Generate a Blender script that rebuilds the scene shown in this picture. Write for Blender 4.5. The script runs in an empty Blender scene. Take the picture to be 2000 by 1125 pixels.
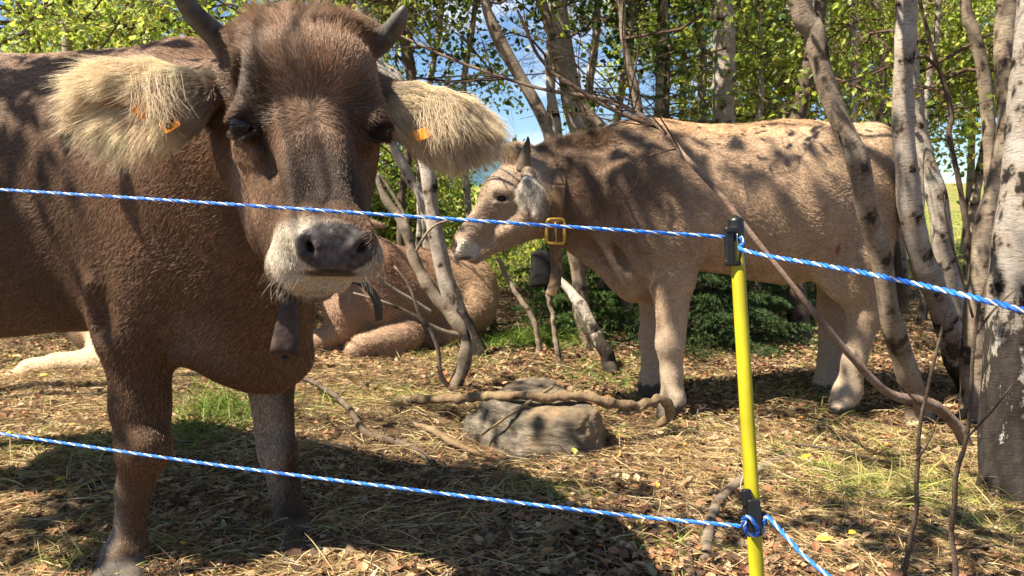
import bpy, math
import numpy as np
from math import radians, sin, cos, pi

# ---------------------------------------------------------------- camera, sky, sun, exposure
SC = bpy.context.scene
CAMZ = 1.0; FPX = 1500.0; TH = math.atan(182.5/1500.0)
cam_d = bpy.data.cameras.new('camera'); cam = bpy.data.objects.new('camera', cam_d)
SC.collection.objects.link(cam); SC.camera = cam
cam_d.lens = 27.0; cam_d.sensor_width = 36.0; cam_d.clip_start = 0.02; cam_d.clip_end = 20000
cam.location = (0, 0, CAMZ); cam.rotation_euler = (pi/2-TH, 0, 0)
cam_d.dof.use_dof = True; cam_d.dof.focus_distance = 1.45; cam_d.dof.aperture_fstop = 15.0

SUN_EL = radians(56); SUN_AZ = radians(-110)          # azimuth from +Y, clockwise
SDIR = np.array([sin(SUN_AZ)*cos(SUN_EL), cos(SUN_AZ)*cos(SUN_EL), sin(SUN_EL)])
w = bpy.data.worlds.new("World"); SC.world = w; w.use_nodes = True
nt = w.node_tree; nt.nodes.clear()
_o = nt.nodes.new('ShaderNodeOutputWorld'); _b = nt.nodes.new('ShaderNodeBackground')
_s = nt.nodes.new('ShaderNodeTexSky'); _s.sky_type = 'NISHITA'; _s.sun_disc = False
_s.sun_elevation = SUN_EL; _s.sun_rotation = SUN_AZ % (2*pi); _s.altitude = 900; _s.air_density = 1.0; _s.dust_density = 0.1; _s.ozone_density = 1.5
_tc = nt.nodes.new('ShaderNodeTexCoord'); _mp = nt.nodes.new('ShaderNodeMapping'); _mp.inputs['Scale'].default_value = (3, 3, 9)
_n = nt.nodes.new('ShaderNodeTexNoise'); _n.inputs['Scale'].default_value = 1.6; _n.inputs['Detail'].default_value = 6
_r = nt.nodes.new('ShaderNodeValToRGB'); _r.color_ramp.elements[0].position = .55; _r.color_ramp.elements[1].position = .75
_m = nt.nodes.new('ShaderNodeMix'); _m.data_type = 'RGBA'; _m.inputs[7].default_value = (8.5, 8.8, 9.4, 1)
L = nt.links.new
L(_tc.outputs['Generated'], _mp.inputs[0]); L(_mp.outputs[0], _n.inputs['Vector']); L(_n.outputs[0], _r.inputs[0])
_k = nt.nodes.new('ShaderNodeMix'); _k.data_type = 'RGBA'; _k.blend_type = 'MULTIPLY'; _k.inputs[0].default_value = 1; _k.inputs[7].default_value = (.74, .87, 1, 1)
L(_r.outputs[0], _m.inputs[0]); L(_s.outputs[0], _k.inputs[6]); L(_k.outputs[2], _m.inputs[6]); L(_m.outputs[2], _b.inputs[0])
_b.inputs[1].default_value = 0.055; L(_b.outputs[0], _o.inputs[0])
sun_d = bpy.data.lights.new('sun', 'SUN'); sun = bpy.data.objects.new('sun', sun_d); SC.collection.objects.link(sun)
sun_d.energy = 5.0; sun_d.angle = radians(0.53); sun_d.color = (1.0, .90, .75)
from mathutils import Vector, Matrix
sun.rotation_euler = Vector(SDIR).to_track_quat('Z', 'Y').to_euler(); sun.location = (-6, -2, 9)
SC.view_settings.view_transform = 'Standard'; SC.view_settings.look = 'None'
SC.view_settings.exposure = 1.6; SC.view_settings.gamma = 1.0
SC.cycles.max_bounces = 7; SC.cycles.diffuse_bounces = 3; SC.cycles.glossy_bounces = 2
SC.cycles.transmission_bounces = 5; SC.cycles.transparent_max_bounces = 6
SC.cycles.use_denoising = True

# ---------------------------------------------------------------- helpers
RNG = np.random.default_rng(7)
A = np.array
CAM = A([0, 0, CAMZ])
def P(px, py, d):
    """the world point at horizontal distance d seen at (px, py) of the 2000 x 1125 photograph"""
    u = (px-1000)/FPX; v = (562.5-py)/FPX
    D = A([u, cos(TH)+v*sin(TH), -sin(TH)+v*cos(TH)])
    return CAM + D*(d/D[1])
def gh(x, y):
    x = np.asarray(x, float); y = np.asarray(y, float)
    h = .018*np.sin(1.7*x+.9*y+.5)+.012*np.sin(3.1*x-2.3*y)+.006*np.sin(7.3*x+5.1*y)
    r = np.sqrt(x*x+(y-4)**2)
    return h*np.clip((14-r)/6, 0, 1) + .035*np.clip(y-9, 0, 60)*np.clip((x-1)/5, -.6, 1) 
def G(px, py, up=0.0):
    u = (px-1000)/FPX; v = (562.5-py)/FPX
    D = A([u, cos(TH)+v*sin(TH), -sin(TH)+v*cos(TH)])
    q = CAM + D*(-CAMZ/D[2])
    q[2] = float(gh(q[0], q[1]))+up
    return q
def nrm(v):
    v = np.asarray(v, float); return v/np.maximum(np.linalg.norm(v, axis=-1, keepdims=True), 1e-9)
def sn(p, f, s=0):
    """cheap smooth noise, about -1..1"""
    p = np.asarray(p, float)*f; o = 0
    r = np.random.default_rng(100+s)
    for k in range(5):
        d = r.normal(size=3); d /= np.linalg.norm(d); ph = r.uniform(0, 6.28); m = r.uniform(.7, 1.6)
        e = r.normal(size=3)*.5
        o = o + np.sin(m*(p@d)*2.2+ph+1.3*np.sin(p@e+ph*2))
    return o/3.2
def link(o, parent=None):
    SC.collection.objects.link(o)
    if parent is not None:
        o.parent = parent; pl = parent_world(parent)
        o.location = (o.location[0]-pl[0], o.location[1]-pl[1], o.location[2]-pl[2])
    return o
WORLD = {}
def parent_world(p): return WORLD.get(p.name, (0, 0, 0))
def tag(o, label=None, cat=None, group=None, kind=None):
    if label: o['label'] = label
    if cat: o['category'] = cat
    if group: o['group'] = group
    if kind: o['kind'] = kind
    return o
def empty(name, loc, label, cat, group=None):
    o = bpy.data.objects.new(name, None); o.empty_display_size = .1; o.location = tuple(map(float, loc))
    SC.collection.objects.link(o); WORLD[o.name] = tuple(map(float, loc)); tag(o, label, cat, group); return o
def mesh(name, V, F, mat, parent=None, smooth=True, col=None, vec=None, origin=None):
    """one mesh object from arrays in world coordinates; F = list of (n x 3|4) arrays"""
    V = np.asarray(V, np.float32).reshape(-1, 3)
    if origin is None: origin = parent_world(parent) if parent is not None else (V.mean(0)*A([1, 1, 0])+A([0, 0, V[:, 2].min()]))
    origin = A(origin, dtype=float)
    F = [np.asarray(f, np.int32) for f in (F if isinstance(F, list) else [F]) if len(f)]
    me = bpy.data.meshes.new(name); me.vertices.add(len(V)); me.vertices.foreach_set('co', (V-origin).astype(np.float32).ravel())
    idx = np.concatenate([f.ravel() for f in F]); cnt = np.concatenate([np.full(len(f), f.shape[1]) for f in F])
    me.loops.add(len(idx)); me.loops.foreach_set('vertex_index', idx.astype(np.int32))
    me.polygons.add(len(cnt)); st = np.concatenate([[0], np.cumsum(cnt)[:-1]]).astype(np.int32)
    me.polygons.foreach_set('loop_start', st)
    me.polygons.foreach_set('use_smooth', np.full(len(cnt), smooth))
    if col is not None:
        c = np.ones((len(V), 4), np.float32); c[:, :3] = col
        a = me.attributes.new('col', 'FLOAT_COLOR', 'POINT'); a.data.foreach_set('color', c.ravel())
    if vec is not None:
        a = me.attributes.new('uvw', 'FLOAT_VECTOR', 'POINT'); a.data.foreach_set('vector', np.asarray(vec, np.float32).ravel())
    me.update(calc_edges=True); me.validate()
    me.materials.append(mat)
    o = bpy.data.objects.new(name, me); o.location = tuple(origin)
    WORLD[o.name] = tuple(origin)
    link(o, parent); WORLD[o.name] = tuple(origin)
    return o
def hair(name, R, D, N, ln, rad, col, mat, parent, npt=4, lift=.35, curl=.0, droop=0., seed=1, taper=.25, gain=1., clump=0., cell=.01):
    """hair curves: roots R, lie direction D, surface normal N"""
    n = len(R); r = np.random.default_rng(seed); ln = np.broadcast_to(ln, (n,)).astype(float)
    D = nrm(D); t = np.linspace(0, 1, npt)[None, :, None]
    S = nrm(np.cross(D, N)); w1 = r.normal(size=(n, 1, 1))*curl; w2 = r.normal(size=(n, 1, 1))*curl
    up = lift*(t-.45*t*t)
    X = R[:, None]+ln[:, None, None]*(D[:, None]*t*(1-.25*lift)+N[:, None]*(up+w2*t*t)+S[:, None]*w1*t*t)
    X[..., 2] -= (ln[:, None, None]*droop*t*t)[..., 0]
    if np.max(clump) > 0:                                   # locks: strands of one small patch lean to one guide strand
        kx = np.floor((R+.35*cell*np.stack([sn(R, 1/cell*.5, 201+q) for q in range(3)], -1))/cell).astype(np.int64)
        _, first, inv = np.unique(kx@A([73856093, 19349663, 83492791]), return_index=True, return_inverse=True)
        inv = inv.ravel(); wgt = np.broadcast_to(clump, (n,))[:, None, None]*t**1.3; X = X*(1-wgt)+(X[first][inv])*wgt
    hc = bpy.data.hair_curves.new(name); hc.add_curves([npt]*n)
    org = A(parent_world(parent))
    hc.attributes['position'].data.foreach_set('vector', (X-org).astype(np.float32).ravel())
    a = hc.attributes.new('radius', 'FLOAT', 'POINT')
    rr = np.broadcast_to(rad, (n,))[:, None]*(1-(1-taper)*np.linspace(0, 1, npt)[None]**1.5)
    a.data.foreach_set('value', rr.astype(np.float32).ravel())
    c = np.ones((n, npt, 4), np.float32); c[..., :3] = np.clip(np.asarray(col)*gain, 0, .92)[:, None, :]
    a = hc.attributes.new('col', 'FLOAT_COLOR', 'POINT'); a.data.foreach_set('color', c.ravel())
    hc.materials.append(mat)
    o = bpy.data.objects.new(name, hc); o.location = tuple(org); link(o, parent); return o
def tubes(PTS, RAD, k=6, cap=True, rough=0., seed=3):
    """B tubes at once: PTS (B,n,3), RAD (B,n) -> V, F, uvw"""
    PTS = np.asarray(PTS, float); RAD = np.asarray(RAD, float)
    if PTS.ndim == 2: PTS = PTS[None]; RAD = RAD[None]
    B, n, _ = PTS.shape
    T = nrm(np.gradient(PTS, axis=1)); m = np.abs(T.mean(1)); ref = np.zeros((B, 3)); ref[np.arange(B), m.argmin(1)] = 1
    U = nrm(np.cross(T, ref[:, None])); W = np.cross(T, U)
    a = np.arange(k)/k*2*pi
    rr = RAD[:, :, None]*np.ones((1, 1, k))
    ring = U[:, :, None]*np.cos(a)[:, None]+W[:, :, None]*np.sin(a)[:, None]
    if rough > 0:
        q = PTS[:, :, None]+ring*rr[..., None]
        rr = rr*(1+rough*sn(q.reshape(-1, 3), 1/max(.001, RAD.max())*.8, seed).reshape(rr.shape))
    V = PTS[:, :, None]+ring*rr[..., None]
    ls = np.concatenate([np.zeros((B, 1)), np.cumsum(np.linalg.norm(np.diff(PTS, axis=1), axis=2), 1)], 1)
    uv = np.empty((B, n, k, 3)); uv[..., 0] = np.cos(a)*RAD[..., None]; uv[..., 1] = np.sin(a)*RAD[..., None]; uv[..., 2] = ls[..., None]
    i = np.arange(n-1)[:, None]; j = np.arange(k)[None]; j2 = (j+1) % k
    f = np.stack([i*k+j, i*k+j2, (i+1)*k+j2, (i+1)*k+j], -1).reshape(-1, 4)
    F = (f[None]+(np.arange(B)*n*k)[:, None, None]).reshape(-1, 4)
    V = V.reshape(-1, 3); uv = uv.reshape(-1, 3); Fs = [F]
    if cap:
        o0 = len(V); V = np.concatenate([V, PTS[:, 0], PTS[:, -1]+T[:, -1]*RAD[:, -1:]*.6]); uv = np.concatenate([uv, np.zeros((2*B, 3))])
        b = np.arange(B)[:, None]; j = np.arange(k)[None]; j2 = (j+1) % k
        t1 = np.stack([np.broadcast_to(o0+b, (B, k)), b*n*k+j2, b*n*k+j], -1).reshape(-1, 3)
        t2 = np.stack([np.broadcast_to(o0+B+b, (B, k)), b*n*k+(n-1)*k+j, b*n*k+(n-1)*k+j2], -1).reshape(-1, 3)
        Fs.append(np.concatenate([t1, t2]))
    return V, Fs, uv
def resample(pts, rad, n):
    """smooth (Catmull-Rom) resampling of a control polyline"""
    p = np.asarray(pts, float); r = np.asarray(rad, float)
    q = np.concatenate([[2*p[0]-p[1]], p, [2*p[-1]-p[-2]]]); rq = np.concatenate([[r[0]], r, [r[-1]]])
    seg = np.linalg.norm(np.diff(p, axis=0), axis=1); c = np.concatenate([[0], np.cumsum(seg)]); s = np.linspace(0, c[-1], n)
    i = np.clip(np.searchsorted(c, s, 'right')-1, 0, len(p)-2); t = ((s-c[i])/np.maximum(seg[i], 1e-9))[:, None]
    p0, p1, p2, p3 = q[i], q[i+1], q[i+2], q[i+3]
    X = .5*((2*p1)+(-p0+p2)*t+(2*p0-5*p1+4*p2-p3)*t*t+(-p0+3*p1-3*p2+p3)*t**3)
    return X, r[i]*(1-t[:, 0])+r[i+1]*t[:, 0]
def join(parts):
    V = []; F3 = []; F4 = []; U = []; o = 0
    for v, f, u in parts:
        for g in f:
            (F3 if g.shape[1] == 3 else F4).append(g+o)
        V.append(v); U.append(u); o += len(v)
    F = []
    if F4: F.append(np.concatenate(F4))
    if F3: F.append(np.concatenate(F3))
    return np.concatenate(V), F, np.concatenate(U)

# ---------------------------------------------------------------- signed-distance bodies
class Field:
    def __init__(s, lo, hi, h):
        s.lo = A(lo, dtype=float); s.h = h; s.n = np.ceil((A(hi)-s.lo)/h).astype(int)+1
        s.F = np.full(s.n, 1.0, np.float32)
        s.ax = [(s.lo[k]+np.arange(s.n[k])*h).astype(np.float32) for k in range(3)]
    def _win(s, lo, hi):
        a = np.clip(np.floor((lo-s.lo)/s.h).astype(int), 0, s.n); b = np.clip(np.ceil((hi-s.lo)/s.h).astype(int)+1, 0, s.n)
        if (b <= a).any(): return None
        return tuple(slice(a[k], b[k]) for k in range(3))
    def _grid(s, w):
        return np.stack(np.meshgrid(*[s.ax[k][w[k]] for k in range(3)], indexing='ij'), -1)
    def _put(s, w, d, k, sub):
        f = s.F[w]
        if sub:
            d = -d; hh = np.maximum(k-np.abs(f-d), 0)/k; s.F[w] = np.maximum(f, d)+hh*hh*k*.25
        else:
            hh = np.maximum(k-np.abs(f-d), 0)/k; s.F[w] = np.minimum(f, d)-hh*hh*k*.25
    def cap(s, a, b, ra, rb, k=.04, side=None, q=1.0, sub=False):
        """tapered capsule; side/q squeeze it across the direction side"""
        a = A(a, dtype=float); b = A(b, dtype=float); R = max(ra, rb)*max(1, q)+k+3*s.h
        w = s._win(np.minimum(a, b)-R, np.maximum(a, b)+R)
        if w is None: return
        p = s._grid(w)
        if side is not None:
            sd = nrm(A(side, dtype=float)); f = (1/q-1)
            p = p+(((p-a)@sd)*f)[..., None]*sd; b = b+((b-a)@sd)*f*sd
        p = p.astype(np.float32); ba = (b-a).astype(np.float32); pa = p-a.astype(np.float32)
        t = np.clip((pa@ba)/max(1e-9, float(ba@ba)), 0, 1)
        d = np.linalg.norm(pa-t[..., None]*ba, axis=-1)-(ra+(rb-ra)*t)
        if side is not None: d = d*min(1, q)**.5
        s._put(w, d.astype(np.float32), k, sub)
    def ell(s, c, r, k=.04, rot=None, sub=False):
        c = A(c, dtype=float); r = A(r, dtype=float); R = r.max()+k+3*s.h
        w = s._win(c-R, c+R)
        if w is None: return
        p = s._grid(w)-c.astype(np.float32)
        if rot is not None: p = p@np.asarray(rot, np.float32)       # columns = ellipsoid axes
        k0 = np.linalg.norm(p/r, axis=-1); k1 = np.linalg.norm(p/(r*r), axis=-1)
        s._put(w, (k0*(k0-1)/np.maximum(k1, 1e-6)).astype(np.float32), k, sub)
    def net(s):
        F = s.F; ins = F < 0; h = s.h; nx, ny, nz = F.shape
        c = np.zeros((nx-1, ny-1, nz-1), np.int8)
        for i in (0, 1):
            for j in (0, 1):
                for k in (0, 1): c += ins[i:nx-1+i, j:ny-1+j, k:nz-1+k]
        I, J, K = np.nonzero((c > 0) & (c < 8)); ident = np.full(c.shape, -1, np.int32); ident[I, J, K] = np.arange(len(I))
        C = {(i, j, k): F[I+i, J+j, K+k] for i in (0, 1) for j in (0, 1) for k in (0, 1)}
        acc = np.zeros((len(I), 3)); num = np.zeros(len(I))
        for a in C:
            for ax in range(3):
                if a[ax] == 0:
                    b = list(a); b[ax] = 1; b = tuple(b); fa, fb = C[a], C[b]; m = (fa < 0) != (fb < 0)
                    t = np.where(m, fa/np.where(m, fa-fb, 1), 0)
                    q = np.repeat(A([a], dtype=float), len(I), 0); q[:, ax] = t
                    acc += q*m[:, None]; num += m
        V = s.lo+h*(np.stack([I, J, K], -1)+acc/num[:, None])
        Q = []
        for ax in range(3):
            sl = lambda o: tuple((slice(o, F.shape[k]-1+o) if k == ax else slice(1, F.shape[k]-1)) for k in range(3))
            e0 = ins[sl(0)]; e1 = ins[sl(1)]; b, d = [k for k in range(3) if k != ax]
            for flip, m in ((False, e0 & ~e1), (True, ~e0 & e1)):
                ix = np.stack(np.nonzero(m), -1); ix[:, b] += 1; ix[:, d] += 1
                def at(db, dd):
                    t = ix.copy(); t[:, b] += db; t[:, d] += dd; return ident[t[:, 0], t[:, 1], t[:, 2]]
                q = np.stack([at(-1, -1), at(0, -1), at(0, 0), at(-1, 0)], -1)
                if flip != (ax == 1): q = q[:, ::-1]
                Q.append(q)
        Q = np.concatenate(Q); Q = Q[(Q >= 0).all(1)]
        return V, Q
def vnormals(V, Q):
    n = np.zeros_like(V); fn = np.cross(V[Q[:, 2]]-V[Q[:, 0]], V[Q[:, 3]]-V[Q[:, 1]])
    for k in range(Q.shape[1]): np.add.at(n, Q[:, k], fn)
    return nrm(n)
def smooth_mesh(V, Q, it=2, lam=.5):
    for _ in range(it):
        s = np.zeros_like(V); c = np.zeros(len(V))
        for k in range(4):
            a, b = Q[:, k], Q[:, (k+1) % 4]
            np.add.at(s, a, V[b]); np.add.at(c, a, 1); np.add.at(s, b, V[a]); np.add.at(c, b, 1)
        V = V+lam*(s/np.maximum(c, 1)[:, None]-V)
    return V
def scatter(V, Q, N, n, wfun, seed=5):
    """n root points on the quads, weighted; returns points and normals"""
    r = np.random.default_rng(seed)
    c = V[Q].mean(1); ar = np.linalg.norm(np.cross(V[Q[:, 2]]-V[Q[:, 0]], V[Q[:, 3]]-V[Q[:, 1]]), axis=1)
    nn = nrm(N[Q].mean(1)); wt = ar*wfun(c, nn); wt /= wt.sum()
    f = r.choice(len(Q), n, p=wt); u, v = r.random((2, n))[..., None]
    q = Q[f]; bl = lambda X: X[q[:, 0]]*(1-u)*(1-v)+X[q[:, 1]]*u*(1-v)+X[q[:, 2]]*u*v+X[q[:, 3]]*(1-u)*v
    return bl(V), nrm(bl(N))
def blob(p, c, r, soft=.4):
    """1 inside a ball, falling to 0 at its rim"""
    d = np.linalg.norm((p-A(c))/A(r), axis=-1)
    return np.clip((1-d)/soft, 0, 1)
def mixc(a, b, t): return a*(1-t[:, None])+A(b)*t[:, None]

# ---------------------------------------------------------------- materials
def newmat(name):
    m = bpy.data.materials.new(name); m.use_nodes = True; t = m.node_tree; t.nodes.clear()
    o = t.nodes.new('ShaderNodeOutputMaterial'); b = t.nodes.new('ShaderNodeBsdfPrincipled'); t.links.new(b.outputs[0], o.inputs[0])
    return m, t, b, o
def node(t, typ, **kw):
    n = t.nodes.new(typ)
    for k, v in kw.items():
        if k in n.inputs: n.inputs[k].default_value = v
        else: setattr(n, k, v)
    return n
def ramp(t, src, stops):
    r = t.nodes.new('ShaderNodeValToRGB'); e = r.color_ramp.elements
    while len(e) < len(stops): e.new(.5)
    for x, (p, c) in zip(e, stops): x.position = p; x.color = (c[0], c[1], c[2], 1) if hasattr(c, '__len__') else (c, c, c, 1)
    t.links.new(src, r.inputs[0]); return r.outputs[0]
def mix(t, fac, a, b, mode='MIX'):
    m = t.nodes.new('ShaderNodeMix'); m.data_type = 'RGBA'; m.blend_type = mode
    for s, v in ((0, fac), (6, a), (7, b)):
        if hasattr(v, 'node'): t.links.new(v, m.inputs[s])
        else: m.inputs[s].default_value = v if s == 0 else (v[0], v[1], v[2], 1)
    return m.outputs[2]
def bump(t, b, h, st=.3, dist=.01):
    n = node(t, 'ShaderNodeBump', Strength=st, Distance=dist); t.links.new(h, n.inputs['Height']); t.links.new(n.outputs[0], b.inputs['Normal'])
def plain(name, c, rough=.6, var=.15, scale=30., spec=.4, bmp=.1, metal=0.):
    m, t, b, o = newmat(name); tc = node(t, 'ShaderNodeTexCoord'); n = node(t, 'ShaderNodeTexNoise', Scale=scale, Detail=5.)
    t.links.new(tc.outputs['Object'], n.inputs['Vector'])
    cc = ramp(t, n.outputs[0], [(.3, [x*(1-var) for x in c]), (.7, [min(1, x*(1+var)) for x in c])])
    t.links.new(cc, b.inputs['Base Color']); b.inputs['Roughness'].default_value = rough; b.inputs['Specular IOR Level'].default_value = spec
    b.inputs['Metallic'].default_value = metal
    if bmp: bump(t, b, n.outputs[0], bmp, .003)
    return m
def attr_mat(name, rough=.6, spec=.3, var=.25, scale=60., transl=0., bmp=.2):
    m, t, b, o = newmat(name); a = node(t, 'ShaderNodeAttribute', attribute_name='col')
    tc = node(t, 'ShaderNodeTexCoord'); n = node(t, 'ShaderNodeTexNoise', Scale=scale, Detail=4.); t.links.new(tc.outputs['Object'], n.inputs['Vector'])
    k = ramp(t, n.outputs[0], [(.3, 1-var), (.7, 1+var)])
    c = mix(t, 1., a.outputs['Color'], k, 'MULTIPLY'); t.links.new(c, b.inputs['Base Color'])
    b.inputs['Roughness'].default_value = rough; b.inputs['Specular IOR Level'].default_value = spec
    if bmp: bump(t, b, n.outputs[0], bmp, .004)
    if transl:
        tr = node(t, 'ShaderNodeBsdfTranslucent'); t.links.new(c, tr.inputs['Color']); ms = node(t, 'ShaderNodeMixShader', Fac=transl)
        t.links.new(b.outputs[0], ms.inputs[1]); t.links.new(tr.outputs[0], ms.inputs[2]); t.links.new(ms.outputs[0], o.inputs[0])
    return m
M_SKIN = attr_mat('cow_coat', .75, .15, .3, 120., bmp=.35)
M_LEAF = attr_mat('leaf', .45, .35, .1, 20., transl=.6, bmp=0)
M_LITTER = attr_mat('dead_leaf', .7, .2, .15, 40., transl=.15, bmp=0)
M_STRAW = attr_mat('straw_blade', .6, .25, .1, 30., transl=.25, bmp=0)
M_HAIR, t, b, o = newmat('cow_hair')
a_ = node(t, 'ShaderNodeAttribute', attribute_name='col'); t.links.new(a_.outputs['Color'], b.inputs['Base Color'])
b.inputs['Roughness'].default_value = .38; b.inputs['Specular IOR Level'].default_value = .38; b.inputs['Specular Tint'].default_value = (1, .86, .72, 1)
M_PALEHAIR, t, b, o = newmat('pale_hair')
a_ = node(t, 'ShaderNodeAttribute', attribute_name='col'); t.links.new(a_.outputs['Color'], b.inputs['Base Color'])
b.inputs['Roughness'].default_value = .5; b.inputs['Specular IOR Level'].default_value = .3
tr = node(t, 'ShaderNodeBsdfTranslucent'); t.links.new(a_.outputs['Color'], tr.inputs['Color']); ms = node(t, 'ShaderNodeMixShader', Fac=.3)
t.links.new(b.outputs[0], ms.inputs[1]); t.links.new(tr.outputs[0], ms.inputs[2]); t.links.new(ms.outputs[0], o.inputs[0])
def bark_mat(name, light, mid, dark, thr=.55, seed=0., foot=0.):
    """birch bark: pale skin, horizontal lenticels, dark cracked patches"""
    m, t, b, o = newmat(name); a = node(t, 'ShaderNodeAttribute', attribute_name='uvw')
    mp = node(t, 'ShaderNodeMapping'); mp.inputs['Scale'].default_value = (1, 1, 5.5); mp.inputs['Location'].default_value = (seed, seed*.7, seed)
    t.links.new(a.outputs['Vector'], mp.inputs[0])
    n1 = node(t, 'ShaderNodeTexNoise', Scale=26., Detail=8., Roughness=.8, Distortion=.35); t.links.new(mp.outputs[0], n1.inputs['Vector'])
    n2 = node(t, 'ShaderNodeTexNoise', Scale=9., Detail=5., Roughness=.6); t.links.new(a.outputs['Vector'], n2.inputs['Vector'])
    n3 = node(t, 'ShaderNodeTexNoise', Scale=70., Detail=3.); t.links.new(mp.outputs[0], n3.inputs['Vector'])
    base = ramp(t, n2.outputs[0], [(.35, light), (.62, mid)])
    len_ = ramp(t, n1.outputs[0], [(.36, 1.), (.47, 0.)])
    c = mix(t, len_, base, [x*.35 for x in mid])
    pat = ramp(t, n2.outputs[0], [(thr, 0.), (thr+.06, 1.)]); c = mix(t, pat, c, dark)
    fine = ramp(t, n3.outputs[0], [(.3, .75), (.7, 1.1)]); c = mix(t, 1., c, fine, 'MULTIPLY')
    if foot:
        tc = node(t, 'ShaderNodeTexCoord'); sp = node(t, 'ShaderNodeSeparateXYZ'); t.links.new(tc.outputs['Object'], sp.inputs[0])
        mp2 = node(t, 'ShaderNodeMapping'); mp2.inputs['Scale'].default_value = (1.6, 1.6, .55); t.links.new(tc.outputs['Object'], mp2.inputs[0]); n4 = node(t, 'ShaderNodeTexNoise', Scale=9., Detail=8., Roughness=.75); t.links.new(mp2.outputs[0], n4.inputs['Vector'])
        ma = node(t, 'ShaderNodeMath', operation='MULTIPLY_ADD'); t.links.new(n4.outputs[0], ma.inputs[0]); ma.inputs[1].default_value = -foot*6; ad2 = node(t, 'ShaderNodeMath', operation='ADD'); ad2.inputs[1].default_value = foot*1.9; t.links.new(ma.outputs[0], ad2.inputs[0]); t.links.new(sp.outputs['Z'], ma.inputs[2])
        ft = ramp(t, ad2.outputs[0], [(0., 1.), (.10, 0.)]); dk = mix(t, ramp(t, n4.outputs[0], [(.45, 0.), (.7, 1.)]), [x*1.2 for x in dark], [x*3.5 for x in dark]); c = mix(t, ft, c, dk)
    t.links.new(c, b.inputs['Base Color']); b.inputs['Roughness'].default_value = .8; b.inputs['Specular IOR Level'].default_value = .15
    ad = node(t, 'ShaderNodeMath', operation='ADD'); t.links.new(n1.outputs[0], ad.inputs[0]); t.links.new(n2.outputs[0], ad.inputs[1])
    bump(t, b, ad.outputs[0], .9, .012); return m
M_BIRCH = bark_mat('birch_bark', (.60, .54, .46), (.36, .28, .21), (.035, .028, .022), .57, 0., .22)
M_BIRCHBIG = bark_mat('old_birch_bark', (.46, .42, .37), (.30, .24, .18), (.022, .018, .015), .54, 2., .46)
M_ROSY = bark_mat('rosy_twig_bark', (.40, .29, .22), (.25, .165, .12), (.09, .06, .045), .6, 4.)
M_BIRCHTAN = bark_mat('tan_bark', (.42, .34, .25), (.22, .16, .11), (.06, .045, .033), .56, 3.)
M_BIRCHDARK = bark_mat('dark_bark', (.20, .15, .11), (.12, .085, .06), (.03, .022, .018), .6, 5.)
M_TWIG = bark_mat('twig_bark', (.20, .13, .09), (.11, .07, .05), (.05, .035, .03), .62, 8.)
M_WOOD = bark_mat('dead_wood', (.36, .26, .15), (.20, .13, .075), (.05, .035, .02), .6, 1.)
# ---------------------------------------------------------------- animals
def shell(pts, r, n=24, m=14, **k): pass
def sphere(c, r, n=20, m=12, sx=(1, 1, 1)):
    th = np.linspace(0, pi, m)[:, None]; ph = np.arange(n)/n*2*pi
    V = np.stack([np.sin(th)*np.cos(ph), np.sin(th)*np.sin(ph), np.cos(th)+0*ph], -1)*A(sx)*r+A(c)
    i = np.arange(m-1)[:, None]; j = np.arange(n)[None]; j2 = (j+1) % n
    return V.reshape(-1, 3), np.stack([i*n+j, (i+1)*n+j, (i+1)*n+j2, i*n+j2], -1).reshape(-1, 4)
def band(path, wdir, width, thick, n=60, close=False):
    """a flat strap swept along a path; wdir = direction of its width at each control point"""
    path = np.asarray(path, float); wd = np.broadcast_to(A(wdir, dtype=float), path.shape)
    if close: path = np.concatenate([path, path[:1]]); wd = np.concatenate([wd, wd[:1]])
    X, _ = resample(path, np.ones(len(path)), n); Wd, _ = resample(wd+0., np.ones(len(path)), n) if len(path) > 1 else (wd, 0)
    if not len(Wd) == n: Wd = np.repeat(Wd[:1], n, 0)
    T = nrm(np.gradient(X, axis=0)); wi = np.interp(np.linspace(0, 1, n), np.linspace(0, 1, len(path)), np.arange(len(path)))
    Wd = np.stack([np.interp(wi, np.arange(len(path)), wd[:, k]) for k in range(3)], -1); Wd = nrm(Wd-T*(Wd*T).sum(1, keepdims=True))
    N = np.cross(T, Wd); wv = np.broadcast_to(width, (len(path),)); wv = np.interp(wi, np.arange(len(path)), wv)[:, None]/2
    prof = [(-1, -.5), (-.93, -1), (.93, -1), (1, -.5), (1, .5), (.93, 1), (-.93, 1), (-1, .5)]
    V = np.stack([X+Wd*wv*a+N*thick/2*b for a, b in prof], 1)
    k = len(prof); i = np.arange(n-1)[:, None]; j = np.arange(k)[None]; j2 = (j+1) % k
    F = [np.stack([i*k+j, i*k+j2, (i+1)*k+j2, (i+1)*k+j], -1).reshape(-1, 4)]
    F.append(np.array([[0, 2, 1], [0, 3, 2], [0, 4, 3], [0, 5, 4], [0, 6, 5], [0, 7, 6]])); e = (n-1)*k
    F.append(np.array([[0, 1, 2], [0, 2, 3], [0, 3, 4], [0, 4, 5], [0, 5, 6], [0, 6, 7]])+e)
    return V.reshape(-1, 3), F
M_EYE = plain('dark_eye', (.007, .005, .004), .08, .2, 80, .35, 0)
M_HORN = plain('grey_horn', (.085, .078, .066), .55, .45, 45, .4, .5)
M_HORN2 = attr_mat('banded_horn', .5, .4, .2, 60)
M_TAG = plain('orange_tag', (.85, .30, .015), .45, .08, 20, .4, 0)
M_INK = plain('black_ink', (.02, .015, .01), .6, .1, 20, .2, 0)
M_BELL = plain('rusted_bell_metal', (.050, .032, .026), .55, .5, 60, .35, .6, .1)
M_BELL2 = plain('black_bell_metal', (.013, .011, .010), .65, .4, 50, .3, .4)
M_LEATHER = plain('dark_leather', (.045, .03, .02), .55, .4, 60, .4, .4)
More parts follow.
